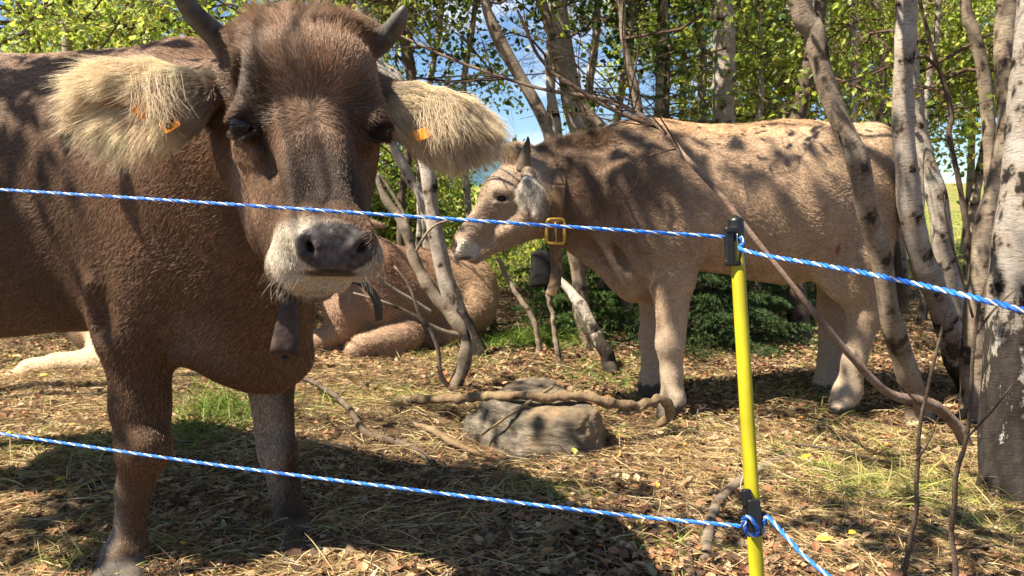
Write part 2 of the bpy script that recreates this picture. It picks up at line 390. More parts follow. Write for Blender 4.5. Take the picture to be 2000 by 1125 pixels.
M_LEATHER2 = plain('brown_leather', (.15, .085, .04), .55, .45, 40, .4, .4)
M_BRASS = plain('brass', (.60, .36, .07), .35, .2, 60, .5, .2, .7)

def split_nets(build, body_box, hb, head_box, hh, it=1):
    """one surface from two grids of the same field: a fine one round the head, a coarse one for the rest"""
    f = Field(*body_box, hb); build(f); V, Q = f.net(); V = smooth_mesh(V, Q, it+1)
    lo, hi = A(head_box[0]), A(head_box[1]); c = V[Q].mean(1); ins = ((c > lo+hb*1.2) & (c < hi-hb*1.2)).all(1)
    Q = Q[~ins]
    f = Field(lo-hh*2, hi+hh*2, hh); build(f); V2, Q2 = f.net(); V2 = smooth_mesh(V2, Q2, it)
    c = V2[Q2].mean(1); Q2 = Q2[((c > lo) & (c < hi)).all(1)]
    QQ = np.concatenate([Q, Q2+len(V)]); VV = np.concatenate([V, V2])
    use = np.zeros(len(VV), bool); use[QQ.ravel()] = True; ix = np.cumsum(use)-1
    N = vnormals(VV, QQ)
    return VV[use], ix[QQ], N[use]
def fade_back(c, n, near=1., far=.12):
    """fewer hairs on what faces away from where people stand"""
    v = nrm(CAM-c); d = (v*n).sum(1); return np.where(d > -.15, near, far)

# ======== cow one: dark brown, standing across the frame with its head turned to us
Y20 = radians(20); F1 = A([cos(Y20), -sin(Y20), 0]); S1 = A([sin(Y20), cos(Y20), 0]); O1 = A([-.80, 2.12, 0])
def L1(x, y, z): return O1+F1*x+S1*y+A([0, 0, z])
def rotm(ax): return np.stack([nrm(a) for a in ax], 1)
HEADAX = nrm(P(636, 480, 1.22)-P(596, 150, 1.40))
def cow1(f):
    lat = S1
    f.cap(L1(-.12, 0, 1.0), L1(-.9, 0, .97), .365, .415, .05, lat, .80)
    f.cap(L1(-.9, 0, .99), L1(-1.32, 0, 1.06), .40, .31, .08, lat, .80)
    f.cap(L1(-.1, 0, 1.335), L1(-1.45, 0, 1.33), .045, .045, .12)
    f.ell(L1(-.05, 0, 1.27), (.16, .10, .12), .1)
    # near shoulder, upper arm, chest
    f.cap(L1(-.10, -.16, 1.16), L1(.06, -.22, .86), .14, .15, .09, lat, .62)
    f.cap(L1(.10, -.20, .86), P(280, 630, 1.95), .14, .105, .08)
    f.cap(P(262, 560, 2.0), P(272, 640, 1.96), .12, .098, .06)
    f.cap(P(273, 640, 1.95), P(274, 790, 1.95), .088, .069, .04)
    f.cap(P(274, 790, 1.95), P(281, 870, 1.95), .069, .068, .03)
    f.ell(P(284, 872, 1.91), (.066, .055, .068), .02)
    f.cap(P(281, 885, 1.95), P(263, 955, 1.97), .062, .041, .03)
    f.cap(P(263, 955, 1.97), P(252, 1045, 1.97), .043, .042, .03)
    f.ell(P(247, 1085, 1.96), (.058, .060, .055), .03)
    f.cap(P(244, 1090, 1.95), P(232, 1122, 1.90), .060, .055, .02)
    for s in (-1, 1):
        f.cap(P(234+s*24, 1128, 1.90), P(228+s*28, 1150, 1.83), .042, .036, .008)
    # far leg
    f.cap(L1(.05, .2, .95), P(525, 715, 2.24), .15, .085, .06)
    f.cap(P(527, 720, 2.22), P(538, 860, 2.22), .068, .056, .03)
    f.ell(P(544, 885, 2.18), (.056, .05, .066), .02)
    f.cap(P(545, 890, 2.22), P(556, 950, 2.23), .054, .042, .03)
    f.cap(P(556, 950, 2.23), P(566, 1015, 2.22), .042, .048, .03)
    f.cap(P(572, 1025, 2.20), P(592, 1060, 2.13), .060, .058, .02)
    for s in (-1, 1):
        f.cap(P(594+s*20, 1066, 2.10+s*.02), P(608+s*26, 1088, 2.02+s*.03), .044, .038, .008)
    # hind legs
    for y, o in ((-.20, .05), (.20, -.12)):
        f.cap(L1(-1.28, y*.8, 1.02), L1(-1.24, y, .78), .25, .15, .08, lat, .6)
        f.cap(L1(-1.24+o*.3, y, .78), L1(-1.48+o, y, .52), .12, .065, .05)
        f.cap(L1(-1.48+o, y, .52), L1(-1.42+o, y, .18), .055, .045, .03)
        f.cap(L1(-1.42+o, y, .18), L1(-1.36+o, y, .05), .052, .06, .02)
    f.cap(L1(-1.62, 0, 1.28), L1(-1.70, 0, .5), .035, .02, .04)
    # neck, throat, brisket, dewlap
    f.cap(P(335, 405, 2.15), P(500, 320, 1.80), .35, .24, .10, S1, .85)
    f.cap(P(500, 320, 1.80), P(560, 270, 1.58), .22, .145, .08)
    f.cap(P(520, 430, 1.72), P(480, 630, 1.99), .12, .155, .08)
    f.cap(P(415, 625, 2.02), P(515, 690, 1.99), .11, .10, .07)
    f.ell(P(470, 560, 2.0), (.17, .15, .2), .08)
    f.cap(P(560, 560, 1.78), P(566, 700, 1.96), .03, .045, .06)
    f.cap(P(566, 700, 1.96), P(540, 735, 1.96), .045, .035, .04)
    # skin folds of the neck and the shoulder
    for (a, b, r) in (((352, 330, 1.88), (395, 560, 1.85), .018), ((400, 330, 1.80), (452, 600, 1.85), .020), ((446, 330, 1.70), (500, 560, 1.80), .018),
                      ((480, 340, 1.62), (535, 600, 1.78), .016), ((180, 560, 1.88), (205, 640, 1.93), .02), ((430, 640, 1.88), (350, 700, 1.90), .022),
                      ((470, 700, 1.90), (520, 620, 1.86), .016)):
        f.cap(P(a[0], a[1], a[2]-.020), P(b[0], b[1], b[2]-.020), r*1.1, r*.9, .028)
    f.cap(P(168, 520, 1.80), P(196, 640, 1.86), .016, .02, .05, sub=True)
    # skull and face
    f.cap(P(592, 168, 1.47), P(602, 250, 1.43), .112, .108, .03, A([1., .1, 0]), 1.22)
    f.ell(P(598, 190, 1.37), (.095, .05, .10), .04)
    f.cap(P(603, 250, 1.44), P(634, 430, 1.34), .104, .076, .04)
    f.cap(P(586, 250, 1.335), P(606, 430, 1.258), .044, .040, .018); f.cap(P(634, 250, 1.335), P(660, 430, 1.252), .044, .040, .018)
    f.ell(P(585, 96, 1.46), (.122, .085, .058), .05)
    f.cap(P(540, 130, 1.36), P(665, 130, 1.36), .05, .05, .05)
    for s, c in ((-1, (490, 232, 1.385)), (1, (722, 240, 1.375))):                     # brows and sockets
        f.cap(P(c[0]-s*20, c[1]-30, c[2]-.012), P(c[0]+s*4, c[1]-6, c[2]+.008), .030, .024, .02)
        f.cap(P(c[0]-s*2, c[1]+38, c[2]), P(c[0]-s*30, c[1]+30, c[2]-.03), .018, .014, .02)
    f.ell(P(468, 247, 1.340), (.024, .030, .0165), .008, sub=True); f.cap(P(500, 262, 1.322), P(530, 330, 1.325), .006, .012, .02, sub=True)
    f.cap(P(466, 286, 1.36), P(500, 300, 1.335), .008, .008, .012); f.cap(P(470, 306, 1.37), P(506, 318, 1.345), .007, .007, .012)
    f.ell(P(750, 254, 1.358), (.016, .026, .018), .010, sub=True)
    f.cap(P(446, 234, 1.352), P(474, 218, 1.322), .0075, .0085, .008); f.cap(P(474, 218, 1.322), P(500, 240, 1.322), .0085, .0065, .008); f.cap(P(452, 262, 1.352), P(478, 272, 1.324), .0065, .007, .008); f.cap(P(478, 272, 1.324), P(500, 258, 1.320), .007, .006, .008)
    f.cap(P(733, 240, 1.335), P(762, 246, 1.37), .0085, .0085, .008); f.cap(P(735, 268, 1.34), P(760, 272, 1.37), .0065, .0065, .008)
    f.ell(P(462, 165, 1.36), (.020, .05, .045), .03, sub=True); f.ell(P(742, 175, 1.36), (.018, .05, .045), .03, sub=True)
    f.cap(P(492, 330, 1.30), P(540, 420, 1.27), .010, .016, .04, sub=True); f.cap(P(728, 330, 1.31), P(722, 420, 1.27), .012, .014, .04, sub=True)
    f.cap(P(500, 150, 1.375), P(478, 222, 1.345), .016, .018, .03); f.cap(P(712, 150, 1.375), P(736, 225, 1.345), .016, .018, .03)
    f.cap(P(606, 300, 1.25), P(620, 360, 1.232), .010, .012, .05, sub=True)
    # cheeks, jaws
    f.cap(P(520, 300, 1.54), P(545, 450, 1.42), .075, .050, .05)
    f.cap(P(672, 300, 1.53), P(668, 450, 1.42), .064, .042, .05)
    f.cap(P(520, 330, 1.50), P(590, 500, 1.33), .055, .040, .05)
    f.cap(P(560, 440, 1.46), P(612, 540, 1.32), .06, .045, .04)
    f.cap(P(498, 300, 1.40), P(550, 400, 1.36), .028, .018, .035)                       # facial crest
    # muzzle
    f.cap(P(592, 488, 1.262), P(680, 488, 1.258), .048, .045, .03)
    f.ell(P(636, 450, 1.245), (.070, .050, .036), .03)
    f.cap(P(612, 470, 1.222), P(700, 470, 1.222), .026, .025, .02); f.cap(P(625, 505, 1.225), P(688, 505, 1.225), .024, .024, .02)
    f.cap(P(560, 520, 1.265), P(575, 528, 1.25), .034, .030, .02); f.cap(P(706, 512, 1.255), P(712, 505, 1.25), .030, .028, .02)
    f.cap(P(590, 548, 1.285), P(658, 547, 1.275), .023, .022, .02)
    f.cap(P(560, 540, 1.222), P(640, 540, 1.190), .0050, .0060, .008, sub=True)
    f.cap(P(640, 540, 1.190), P(712, 528, 1.215), .0060, .0040, .008, sub=True)
    for s, x, y in ((-1, 603, 474), (1, 711, 474)):                                     # nostrils: a comma each
        f.cap(P(x+s*20, y-22, 1.196), P(x+s*2, y, 1.190), .0055, .0095, .006, sub=True)
        f.cap(P(x+s*2, y, 1.190), P(x-s*14, y+17, 1.188), .0105, .0075, .006, sub=True)
        f.cap(P(x+s*10, y-10, 1.200), P(x-s*8, y+10, 1.204), .009, .008, .006, sub=True)
        f.cap(P(x-s*4, y-16, 1.198), P(x-s*22, y+8, 1.196), .006, .006, .01)
        f.cap(P(x+s*14, y-14, 1.20), P(x+s*14, y+20, 1.205), .009, .008, .01)
    # ears: flat cups open towards us
    r = rotm([(1, -.25, -.06), (.25, 1, .0), (.05, 0, 1)])
    f.cap(P(440, 180, 1.47), P(400, 185, 1.45), .045, .040, .03)
    f.ell(P(296, 196, 1.43), (.128, .026, .068), .03, r)
    f.ell(P(278, 196, 1.395), (.095, .030, .034), .012, r, sub=True)
    r = rotm([(1, .25, -.27), (-.25, 1, 0), (.26, 0, 1)])
    f.cap(P(750, 195, 1.46), P(785, 205, 1.45), .040, .036, .03)
    f.ell(P(850, 232, 1.44), (.098, .024, .058), .03, r)
    f.ell(P(850, 236, 1.408), (.070, .022, .030), .012, r, sub=True)
def cow1_col(p):
    c = np.repeat(A([[.140, .082, .049]]), len(p), 0)
    n = sn(p, 3.2, 1); c *= (1+.30*n)[:, None]
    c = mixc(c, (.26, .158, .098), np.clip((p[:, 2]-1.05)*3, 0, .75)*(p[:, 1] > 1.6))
    c = mixc(c, (.24, .148, .095), blob(p, P(620, 200, 1.3), (.16, .2, .16), .6)*.8)
    c = mixc(c, (.32, .20, .125), blob(p, P(500, 340, 1.42), (.07, .14, .13), .5)*.8)  # sunlit cheek painted into the coat colour
    c = mixc(c, (.036, .023, .017), blob(p, P(508, 205, 1.35), (.052, .12, .125), .45)*.95)  # shadow band down this side of the brow, painted dark
    c = mixc(c, (.042, .027, .020), blob(p, P(638, 372, 1.27), (.100, .09, .105), .5)*.95); c = mixc(c, (.08, .048, .032), blob(p, P(706, 235, 1.34), (.050, .08, .095), .5)*.85)  # bridge: dark hair, deepened further as painted shade
    # lower legs paler on the inside
    c = mixc(c, (.46, .36, .27), blob(p, P(508, 870, 2.15), (.085, .14, .27), .5)*.9)
    c = mixc(c, (.34, .27, .21), blob(p, P(218, 1010, 1.95), (.055, .12, .17), .6)*.9)
    c = mixc(c, (.21, .15, .105), blob(p, P(420, 650, 1.9), (.13, .2, .12), .6)*.6)
    # pale ring round the muzzle, dark nose pad
    m = np.maximum(blob(p, P(634, 497, 1.25), (.103, .095, .077), .16), blob(p, P(620, 550, 1.27), (.07, .08, .03), .2))
    c = mixc(c, (.46, .40, .31), m)
    nz = A([.085, .073, .072])*(1+.35*sn(p, 150, 58)+.3*sn(p, 60, 59))[:, None]; c = c*(1-blob(p, P(656, 485, 1.195), (.067, .05, .044), .10)[:, None])+nz*blob(p, P(656, 485, 1.195), (.067, .05, .044), .10)[:, None]
    c = mixc(c, (.030, .022, .022), blob(p, P(640, 537, 1.2), (.065, .05, .010), .3)*.9)
    c = mixc(c, (.006, .004, .004), np.maximum(blob(p, P(602, 472, 1.205), (.019, .013, .022), .6), blob(p, P(711, 472, 1.205), (.019, .013, .022), .6)))
    # skin round the eyes
    for e in ((470, 248, 1.345), (750, 256, 1.345)): c = mixc(c, (.02, .014, .012), blob(p, P(*e), (.030, .042, .023), .25))
    c = mixc(c, (.30, .18, .10), blob(p, P(486, 296, 1.35), (.030, .05, .022), .5)*.8)
    # ears
    e = np.maximum(blob(p, P(265, 200, 1.42), (.150, .08, .12), .35), blob(p, P(875, 238, 1.43), (.105, .08, .11), .4))
    c = mixc(c, (.62, .52, .39), e)
    c = mixc(c, (.42, .18, .09), np.maximum(blob(p, P(268, 196, 1.43), (.07, .06, .028), .4), blob(p, P(846, 240, 1.44), (.05, .06, .022), .4)))
    # hooves
    h = np.maximum(blob(p, P(228, 1165, 1.86), (.13, .2, .10), .15), blob(p, P(606, 1082, 2.1), (.16, .2, .085), .15))
    c = mixc(c, (.10, .085, .07), h)
    return np.clip(c, .004, 1)
V1, Q1, N1 = split_nets(cow1, ((-2.75, 1.2, -.03), (.12, 3.2, 1.5)), .0115, ((-.78, 1.0, .78), (.1, 1.66, 1.42)), .0042)
cow_a = empty('cow', O1, 'dark brown horned cow staring at the camera over the upper rope, with furry pale ears', 'cow')
body_a = mesh('body', V1, [Q1], M_SKIN, cow_a, col=cow1_col(V1)*np.where((blob(V1, P(640, 500, 1.22), (.12, .12, .09), .1) > 0) | (V1[:, 2] < .06), .9, .5)[:, None])  # skin under the hair darkened to paint shade between the strands
tag(body_a, 'dark brown body with pale muzzle ring')
def in_ear(p):
    return np.maximum(blob(p, P(278, 196, 1.43), (.155, .10, .105), .15), blob(p, P(860, 232, 1.44), (.118, .10, .095), .15))
WH = P(608, 225, 1.30)
def flow1(p, n):
    d = -F1*1.0+A([0, 0, -.75])+A([0, 0, 0])*p
    leg = np.clip((.62-p[:, 2])*6, 0, 1)[:, None]; d = d*(1-leg)+A([0, 0, -1.])*leg
    hd = blob(p, P(600, 300, 1.36), (.19, .30, .36), .2)[:, None]
    q = p-WH; up = np.clip(q[:, 2]/.07+.5+.35*sn(p, 25, 6), 0, 1)[:, None]
    fd = (nrm(q*A([1.4, 1, 1]))+A([0, .3, .2]))*up+(A([0, 0, -1.])+q*A([1.2, 0, 0]))*(1-up)+A([1., 0, 0])*np.sign(q[:, :1])*.8*(1-np.abs(2*up-1))
    d = d*(1-hd)+fd*hd
    e = sn(p, 9, 3)[:, None]*A([.5, .2, .3])+sn(p, 14, 4)[:, None]*A([-.2, .3, .4])
    d = d+e*.7
    return nrm(d-n*(d*n).sum(1, keepdims=True))
BARE = [(P(656, 485, 1.19), (.064, .05, .040)), (P(475, 248, 1.315), (.028, .04, .022)), (P(748, 256, 1.345), (.019, .03, .016)), (P(640, 538, 1.2), (.06, .05, .006))]
def bare(p):
    b = np.zeros(len(p))
    for c, r in BARE: b = np.maximum(b, blob(p, c, r, .1))
    return b
HOOF = lambda p: (p[:, 2] < .07)
r_ = np.random.default_rng(11)
R, N = scatter(V1, Q1, N1, 260000, lambda c, n: fade_back(c, n)*(.2+2.4*(c[:, 1] < 1.62)+.6*(c[:, 0] > -1.7))*(in_ear(c) < .3)*(1-bare(c))*(~HOOF(c)), 21)
hd = blob(R, P(600, 300, 1.36), (.19, .28, .36), .15)
poll = blob(R, P(588, 66, 1.44), (.165, .14, .085), .5)
fo = blob(R, P(600, 150, 1.36), (.17, .2, .13), .5)
ln = (.0115+.005*r_.random(len(R)))*(1-hd)+(.0065+.003*r_.random(len(R))+.010*fo)*hd
mz = np.maximum(blob(R, P(634, 500, 1.25), (.11, .1, .08), .2), 0); ln = ln*(1-.35*mz)*(1-.45*blob(R, P(625, 380, 1.3), (.14, .2, .12), .4))*(1-.5*np.clip((.62-R[:, 2])*5, 0, 1)); ln = ln+poll*.034*(.4+r_.random(len(R)))*(1+.5*sn(R, 28, 31))
d = flow1(R, N); d = nrm(d+poll[:, None]*(A([0, -.35, .25])+(R-P(588, 66, 1.44))*A([14, 0, 0])+sn(R, 24, 41)[:, None]*A([1.1, .3, .2])+sn(R, 30, 42)[:, None]*A([0, .7, .7])))
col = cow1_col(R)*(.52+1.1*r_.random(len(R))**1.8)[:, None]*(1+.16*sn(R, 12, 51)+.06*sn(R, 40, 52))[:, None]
col = mixc(col, (.26, .12, .05), poll*.5*r_.random(len(R)))
hair('coat', R, d+r_.normal(size=d.shape)*.16, N, ln, np.where(hd > .3, .00030, .00048), col, M_HAIR, cow_a, 4, .10, .10, 0, 5, gain=1.36, clump=np.where(hd > .3, .55*poll, .10), cell=.012)
# long pale ear hair, combed from the root over the rim and down
R, N = scatter(V1, Q1, N1, 60000, lambda c, n: in_ear(c)*fade_back(c, n, 1, .35)*(1-.8*np.clip(blob(c, P(256, 192, 1.43), (.058, .1, .014), .5)+blob(c, P(842, 238, 1.44), (.045, .1, .012), .5), 0, 1)), 22)
lft = R[:, 0] < -.3; lc = lft[:, None]
ctr = np.where(lc, P(290, 196, 1.43), P(850, 232, 1.44)); tipd = np.where(lc, A([-1, -.12, .02]), A([1, -.12, -.30]))
rel = R-ctr; axis = (rel*tipd).sum(1)
z_ = np.clip(rel[:, 2:3]/.06, -1, 1); cl = sn(R, 34, 8)[:, None]; cl2 = sn(R, 60, 9)[:, None]; cl3 = sn(R, 22, 12)[:, None]
low = np.clip(-z_*1.4-.1, 0, 1); mid = 1-np.abs(z_)
d = tipd*1.0+low*A([.15, -.1, -1.15])+np.clip(z_, 0, 1)*A([0, -.35, .05])+mid*A([0, -.2, -.35])+cl*A([.1, .15, .35])+cl2*A([0, .1, .25])
basex = np.clip((axis+.11)/.12, 0, 1)
L_ = (.034+.026*r_.random(len(R))+.010*cl3[:, 0]+.035*(r_.random(len(R)) < .12))*(.30+.70*basex)*np.where(lft, 1., .78)
inn = blob(R, P(258, 190, 1.43), (.062, .1, .018), .5)+blob(R, P(842, 236, 1.44), (.045, .1, .013), .5); L_ = L_*(1-.55*np.clip(inn, 0, 1))
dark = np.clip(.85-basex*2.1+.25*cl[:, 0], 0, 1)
shade = (.70+.45*r_.random(len(R)))[:, None]*(1+.20*cl2+.12*cl)
ec = np.where(lc, A([.90, .73, .50]), A([.80, .64, .43]))
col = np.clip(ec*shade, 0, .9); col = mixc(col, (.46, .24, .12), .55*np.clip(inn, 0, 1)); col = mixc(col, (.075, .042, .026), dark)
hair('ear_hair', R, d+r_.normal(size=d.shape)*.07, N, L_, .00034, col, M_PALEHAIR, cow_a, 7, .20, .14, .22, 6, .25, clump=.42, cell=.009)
# wisps falling over the tags
k_ = 900; cx = np.concatenate([r_.normal(302, 16, k_//2), r_.normal(852, 18, k_//2)]); lf = np.arange(k_) < k_//2
R = np.stack([P(a, 165+r_.normal()*14 if l else 206+r_.normal()*10, 1.385 if l else 1.40) for a, l in zip(cx, lf)])
hair('ear_hair', R, np.where(lf[:, None], A([.35, -.25, -1]), A([.35, -.25, -.9]))+r_.normal(size=(k_, 3))*.10, np.repeat(A([[0, -1., .1]]), k_, 0), .045+.04*r_.random(k_), .0004,
     A([[.62, .50, .33]])*(.7+.5*r_.random(k_))[:, None], M_PALEHAIR, cow_a, 7, .3, .22, .1, 9, .3)
def eye(c, r, parent):
    V, F = sphere(c, r, 24, 16); mesh('eye', V, [F], M_EYE, parent)
eye(P(475, 248, 1.337), .0235, cow_a); eye(P(743, 257, 1.367), .0205, cow_a)
# lashes
for cx, cy in ((470, 240), (748, 248)):
    k_ = 60; xs = r_.uniform(-17, 17, k_)
    R = np.stack([P(cx+x, cy+abs(x)*.25, 1.318 if cx < 600 else 1.335) for x in xs])
    hair('eyelashes', R, np.stack([xs/30, np.full(k_, -.9), np.full(k_, -.45)], 1), np.repeat(A([[0, -.4, 1.]]), k_, 0), .014, .0004, np.full((k_, 3), .01), M_HAIR, cow_a, 4, .3, .1, 0, 3)
def horn(ctrl, parent, mat, m=0.0):
    pts = [P(a, b, z) for a, b, z, r in ctrl]; X, R = resample(pts, [r*z/FPX for a, b, z, r in ctrl], 26)
    V, F, U = tubes(X, R, 18, True, .035, 5); c = None
    if mat is M_HORN2:
        t = np.clip((V[:, 2]-X[0, 2])/(X[-1, 2]-X[0, 2]), 0, 1)[:, None]; c = A([.22, .16, .10])*(1-t)+A([.02, .018, .016])*t
    mesh('horn', V, F, mat, parent, col=c)
horn([(452, 106, 1.48, 28), (420, 68, 1.46, 24), (386, 36, 1.43, 21), (360, 2, 1.40, 18), (344, -28, 1.38, 12), (340, -52, 1.37, 4)], cow_a, M_HORN)
horn([(712, 98, 1.48, 27), (744, 80, 1.46, 23), (767, 57, 1.44, 19), (781, 36, 1.42, 15), (787, 20, 1.41, 9), (789, 12, 1.41, 4)], cow_a, M_HORN)
# ear tags
def ear_tag(c, w, h, rot, txt, parent):
    cx = P(*c); ax = A([cos(rot), .35, -sin(rot)]); ax = nrm(ax); n = nrm(A([.0, -1, .25])); n = nrm(n-ax*(n@ax)); ay = np.cross(n, ax)*-1
    ay = ay if ay[2] > 0 else -ay
    prof = [(-1, -.8), (-.85, -1), (.85, -1), (1, -.8), (1, .8), (.85, 1), (-.85, 1), (-1, .8)]
    V = [cx+ax*a*w/2+ay*b*h/2+n*t for t in (.001, -.001) for a, b in prof]
    F3 = [[0, i, i+1] for i in range(1, 7)]+[[8, 8+i+1, 8+i] for i in range(1, 7)]
    F4 = [[i, i+8, (i+1) % 8+8, (i+1) % 8] for i in range(8)]
    tg = mesh('ear_tag', A(V), [A(F4), A(F3)], M_TAG, parent, smooth=False, origin=cx)
    if txt:
        for st, off, sc in txt:
            cu = bpy.data.curves.new('number', 'FONT'); cu.body = st; cu.size = sc; cu.extrude = .0003; cu.align_x = 'CENTER'; cu.align_y = 'CENTER'; cu.offset = .0003
            cu.materials.append(M_INK); t0 = bpy.data.objects.new('number_text', cu); SC.collection.objects.link(t0); bpy.context.view_layer.update()
            mm = bpy.data.meshes.new_from_object(t0.evaluated_get(bpy.context.evaluated_depsgraph_get())); bpy.data.objects.remove(t0)
            to = bpy.data.objects.new('number', mm)
            m = Matrix((ax, ay, n)).transposed().to_4x4(); m.translation = Vector(ax*off[0]+ay*off[1]+n*.0016)
            SC.collection.objects.link(to); to.parent = tg; to.matrix_basis = m
    return tg
ear_tag((277, 216, 1.375), .024, .026, radians(50), None, cow_a)
ear_tag((331, 243, 1.365), .030, .024, radians(-35), [('6', (-.003, 0), .026), ('58', (.009, .003), .009)], cow_a)
ear_tag((824, 262, 1.375), .028, .020, radians(-20), None, cow_a)
# whiskers
k_ = 110; side = r_.random(k_) < .6; px_ = np.where(side, r_.normal(556, 14, k_), r_.normal(712, 12, k_)); py_ = np.where(side, r_.normal(520, 16, k_), r_.normal(522, 12, k_))
R = np.stack([P(a, b_, 1.225) for a, b_ in zip(px_, py_)]); sg = np.where(px_ < 636, -1., 1.)
hair('whiskers', R, np.stack([sg*.5, np.full(k_, -.6), np.full(k_, -.5)], 1)+r_.normal(size=(k_, 3))*.25, np.repeat(A([[0, -1., 0]]), k_, 0), .022+.02*r_.random(k_), .00018, A([[.5, .42, .32]])*(.4+.8*r_.random(k_))[:, None], M_PALEHAIR, cow_a, 6, .2, .2, .3, 31, .2)
k_ = 160; px_ = r_.normal(615, 32, k_)
R = np.stack([P(a, 566+r_.normal()*3, 1.265) for a in px_]); hair('whiskers', R, A([0, -.35, -1.])+r_.normal(size=(k_, 3))*.25, np.repeat(A([[0, -1., 0]]), k_, 0), .012+.012*r_.random(k_), .0002, A([[.6, .5, .38]])*(.5+.6*r_.random(k_))[:, None], M_PALEHAIR, cow_a, 5, .2, .2, .1, 32, .2)
M_FLY = plain('fly_body', (.012, .012, .014), .35, .2, 90, .5, 0); M_WING = plain('fly_wing', (.20, .19, .17), .3, .1, 90, .5, 0)
def fly(c, ang, label):
    d = A([cos(ang), 0, sin(ang)]); u = A([-sin(ang), 0, cos(ang)]); t_ = empty('fly', c, label, 'fly', 'flies on the dark brown cow'); V, F = sphere((0, 0, 0), 1, 10, 8)
    B = lambda s, o: A(c)+o+V[:, :1]*d*s[0]+V[:, 1:2]*A([0, 1, 0])*s[1]+V[:, 2:]*u*s[2]
    bv = np.concatenate([B((.0030, .0012, .0012), d*-.001), B((.0015, .0013, .0014), d*.0025)]); mesh('body', bv, [F, F+len(V)], M_FLY, t_)
    for s in (-1, 1): mesh('wing', B((.0032, .0002, .0010), d*-.0028+u*s*.0014+A([0, -.0012, 0])), [F], M_WING, t_)
fly(P(650, 449, 1.178), .6, 'small black fly on top of the nose of the dark brown cow'); fly(P(622, 380, 1.222), 2.1, 'small black fly halfway up the face of the dark brown cow')
fly(P(665, 338, 1.25), -.4, 'small black fly highest on the face of the dark brown cow'); fly(P(296, 858, 1.865), .3, 'small fly on the knee of the dark brown cow')
# bell and strap of cow one
def cow_bell(path_px, top, bot, w0, w1, dep, mat, par, ztop, zbot):
    """a flattened, flaring sheet-metal bell between two points; widths in metres"""
    a = P(*top, ztop); b = P(*bot, zbot); T = nrm(b-a); X = nrm(A([1, .15, 0])-T*(A([1, .15, 0])@T)); Yd = np.cross(T, X)
    rings = []; n = 28
    for t in np.concatenate([np.linspace(0, 1, 9)]):
        w_ = w0+(w1-w0)*t**.8; d_ = dep*(.45+.55*t)
        th = np.arange(n)/n*2*pi; sq = lambda c: np.sign(c)*np.abs(c)**.55
        rings.append(a+(b-a)*t+X*(sq(np.cos(th))*w_/2)[:, None]+Yd*(sq(np.sin(th))*d_/2)[:, None])
    for t, s in ((1, .93), (.3, .85)):
        rings.append(a+(b-a)*t+(rings[8]-(a+b-a))*s*(.6 if t < 1 else 1))
    V = np.concatenate(rings+[[a-T*.004]]); m = len(rings); i = np.arange(m-1)[:, None]; j = np.arange(n)[None]; j2 = (j+1) % n
    F = [np.stack([i*n+j, (i+1)*n+j, (i+1)*n+j2, i*n+j2], -1).reshape(-1, 4), np.stack([0*j[0]+m*n, j[0], j2[0]], -1), np.array([[(m-1)*n+k for k in range(n)]])]
    o = mesh('bell', V, F, mat, par)
    seamV, sF, _ = tubes(*resample([a+X*w0*.5, a*.5+b*.5+X*(w0*.25+w1*.25+.001), b+X*w1*.49], [.002, .002, .002], 8), 6)
    mesh('seam', seamV, sF, mat, o)
    cv, cF, _ = tubes(*resample([a*.4+b*.6, b+T*.020], [.004, .004], 4), 8); v2, f2 = sphere(b+T*.016, .010, 12, 8, (1, 1, 1))
    mesh('clapper', np.concatenate([cv, v2]), cF+[f2+len(cv)], mat, o)
    lv, lF, _ = tubes(*resample([a+X*.012+T*.004, a+X*.012-T*.014, a-X*.012-T*.014, a-X*.012+T*.004], [.003]*4, 14), 6); mesh('loop', lv, lF, mat, o)
    return o
col_a = empty('bell_collar', P(566, 560, 1.68), 'dark leather collar with a rusty flared bell under the chin of the dark brown cow', 'collar')
cow_bell(None, (567, 578), (558, 688), .030, .068, .055, M_BELL, col_a, 1.66, 1.66)
V, F = band([P(566, 572, 1.66), P(548, 520, 1.63), P(505, 420, 1.60), P(450, 300, 1.66), P(440, 190, 1.82), P(520, 150, 1.95), P(640, 200, 1.9), P(690, 330, 1.78), P(680, 470, 1.68), P(690, 540, 1.60)],
            [(0, .3, -.1), (.1, .6, -.4), (.3, .8, -.5), (.6, .6, -.4), (.8, .6, 0), (.8, .6, 0), (.6, .7, 0), (.5, .8, 0), (.6, .6, 0), (.9, .3, .4)], .042, .005, 80)
mesh('strap', V, F, M_LEATHER, col_a)
V, F = band([P(668, 548, 1.50), P(695, 548, 1.48), P(722, 566, 1.47), P(738, 596, 1.47), P(740, 626, 1.47)], [(.2, .9, .3), (.3, .9, .3), (.35, .9, .0), (.5, .8, 0), (.8, .6, 0)], [.028, .026, .022, .020, .014], .005, 40)
mesh('strap_end', V, F, M_LEATHER, col_a)

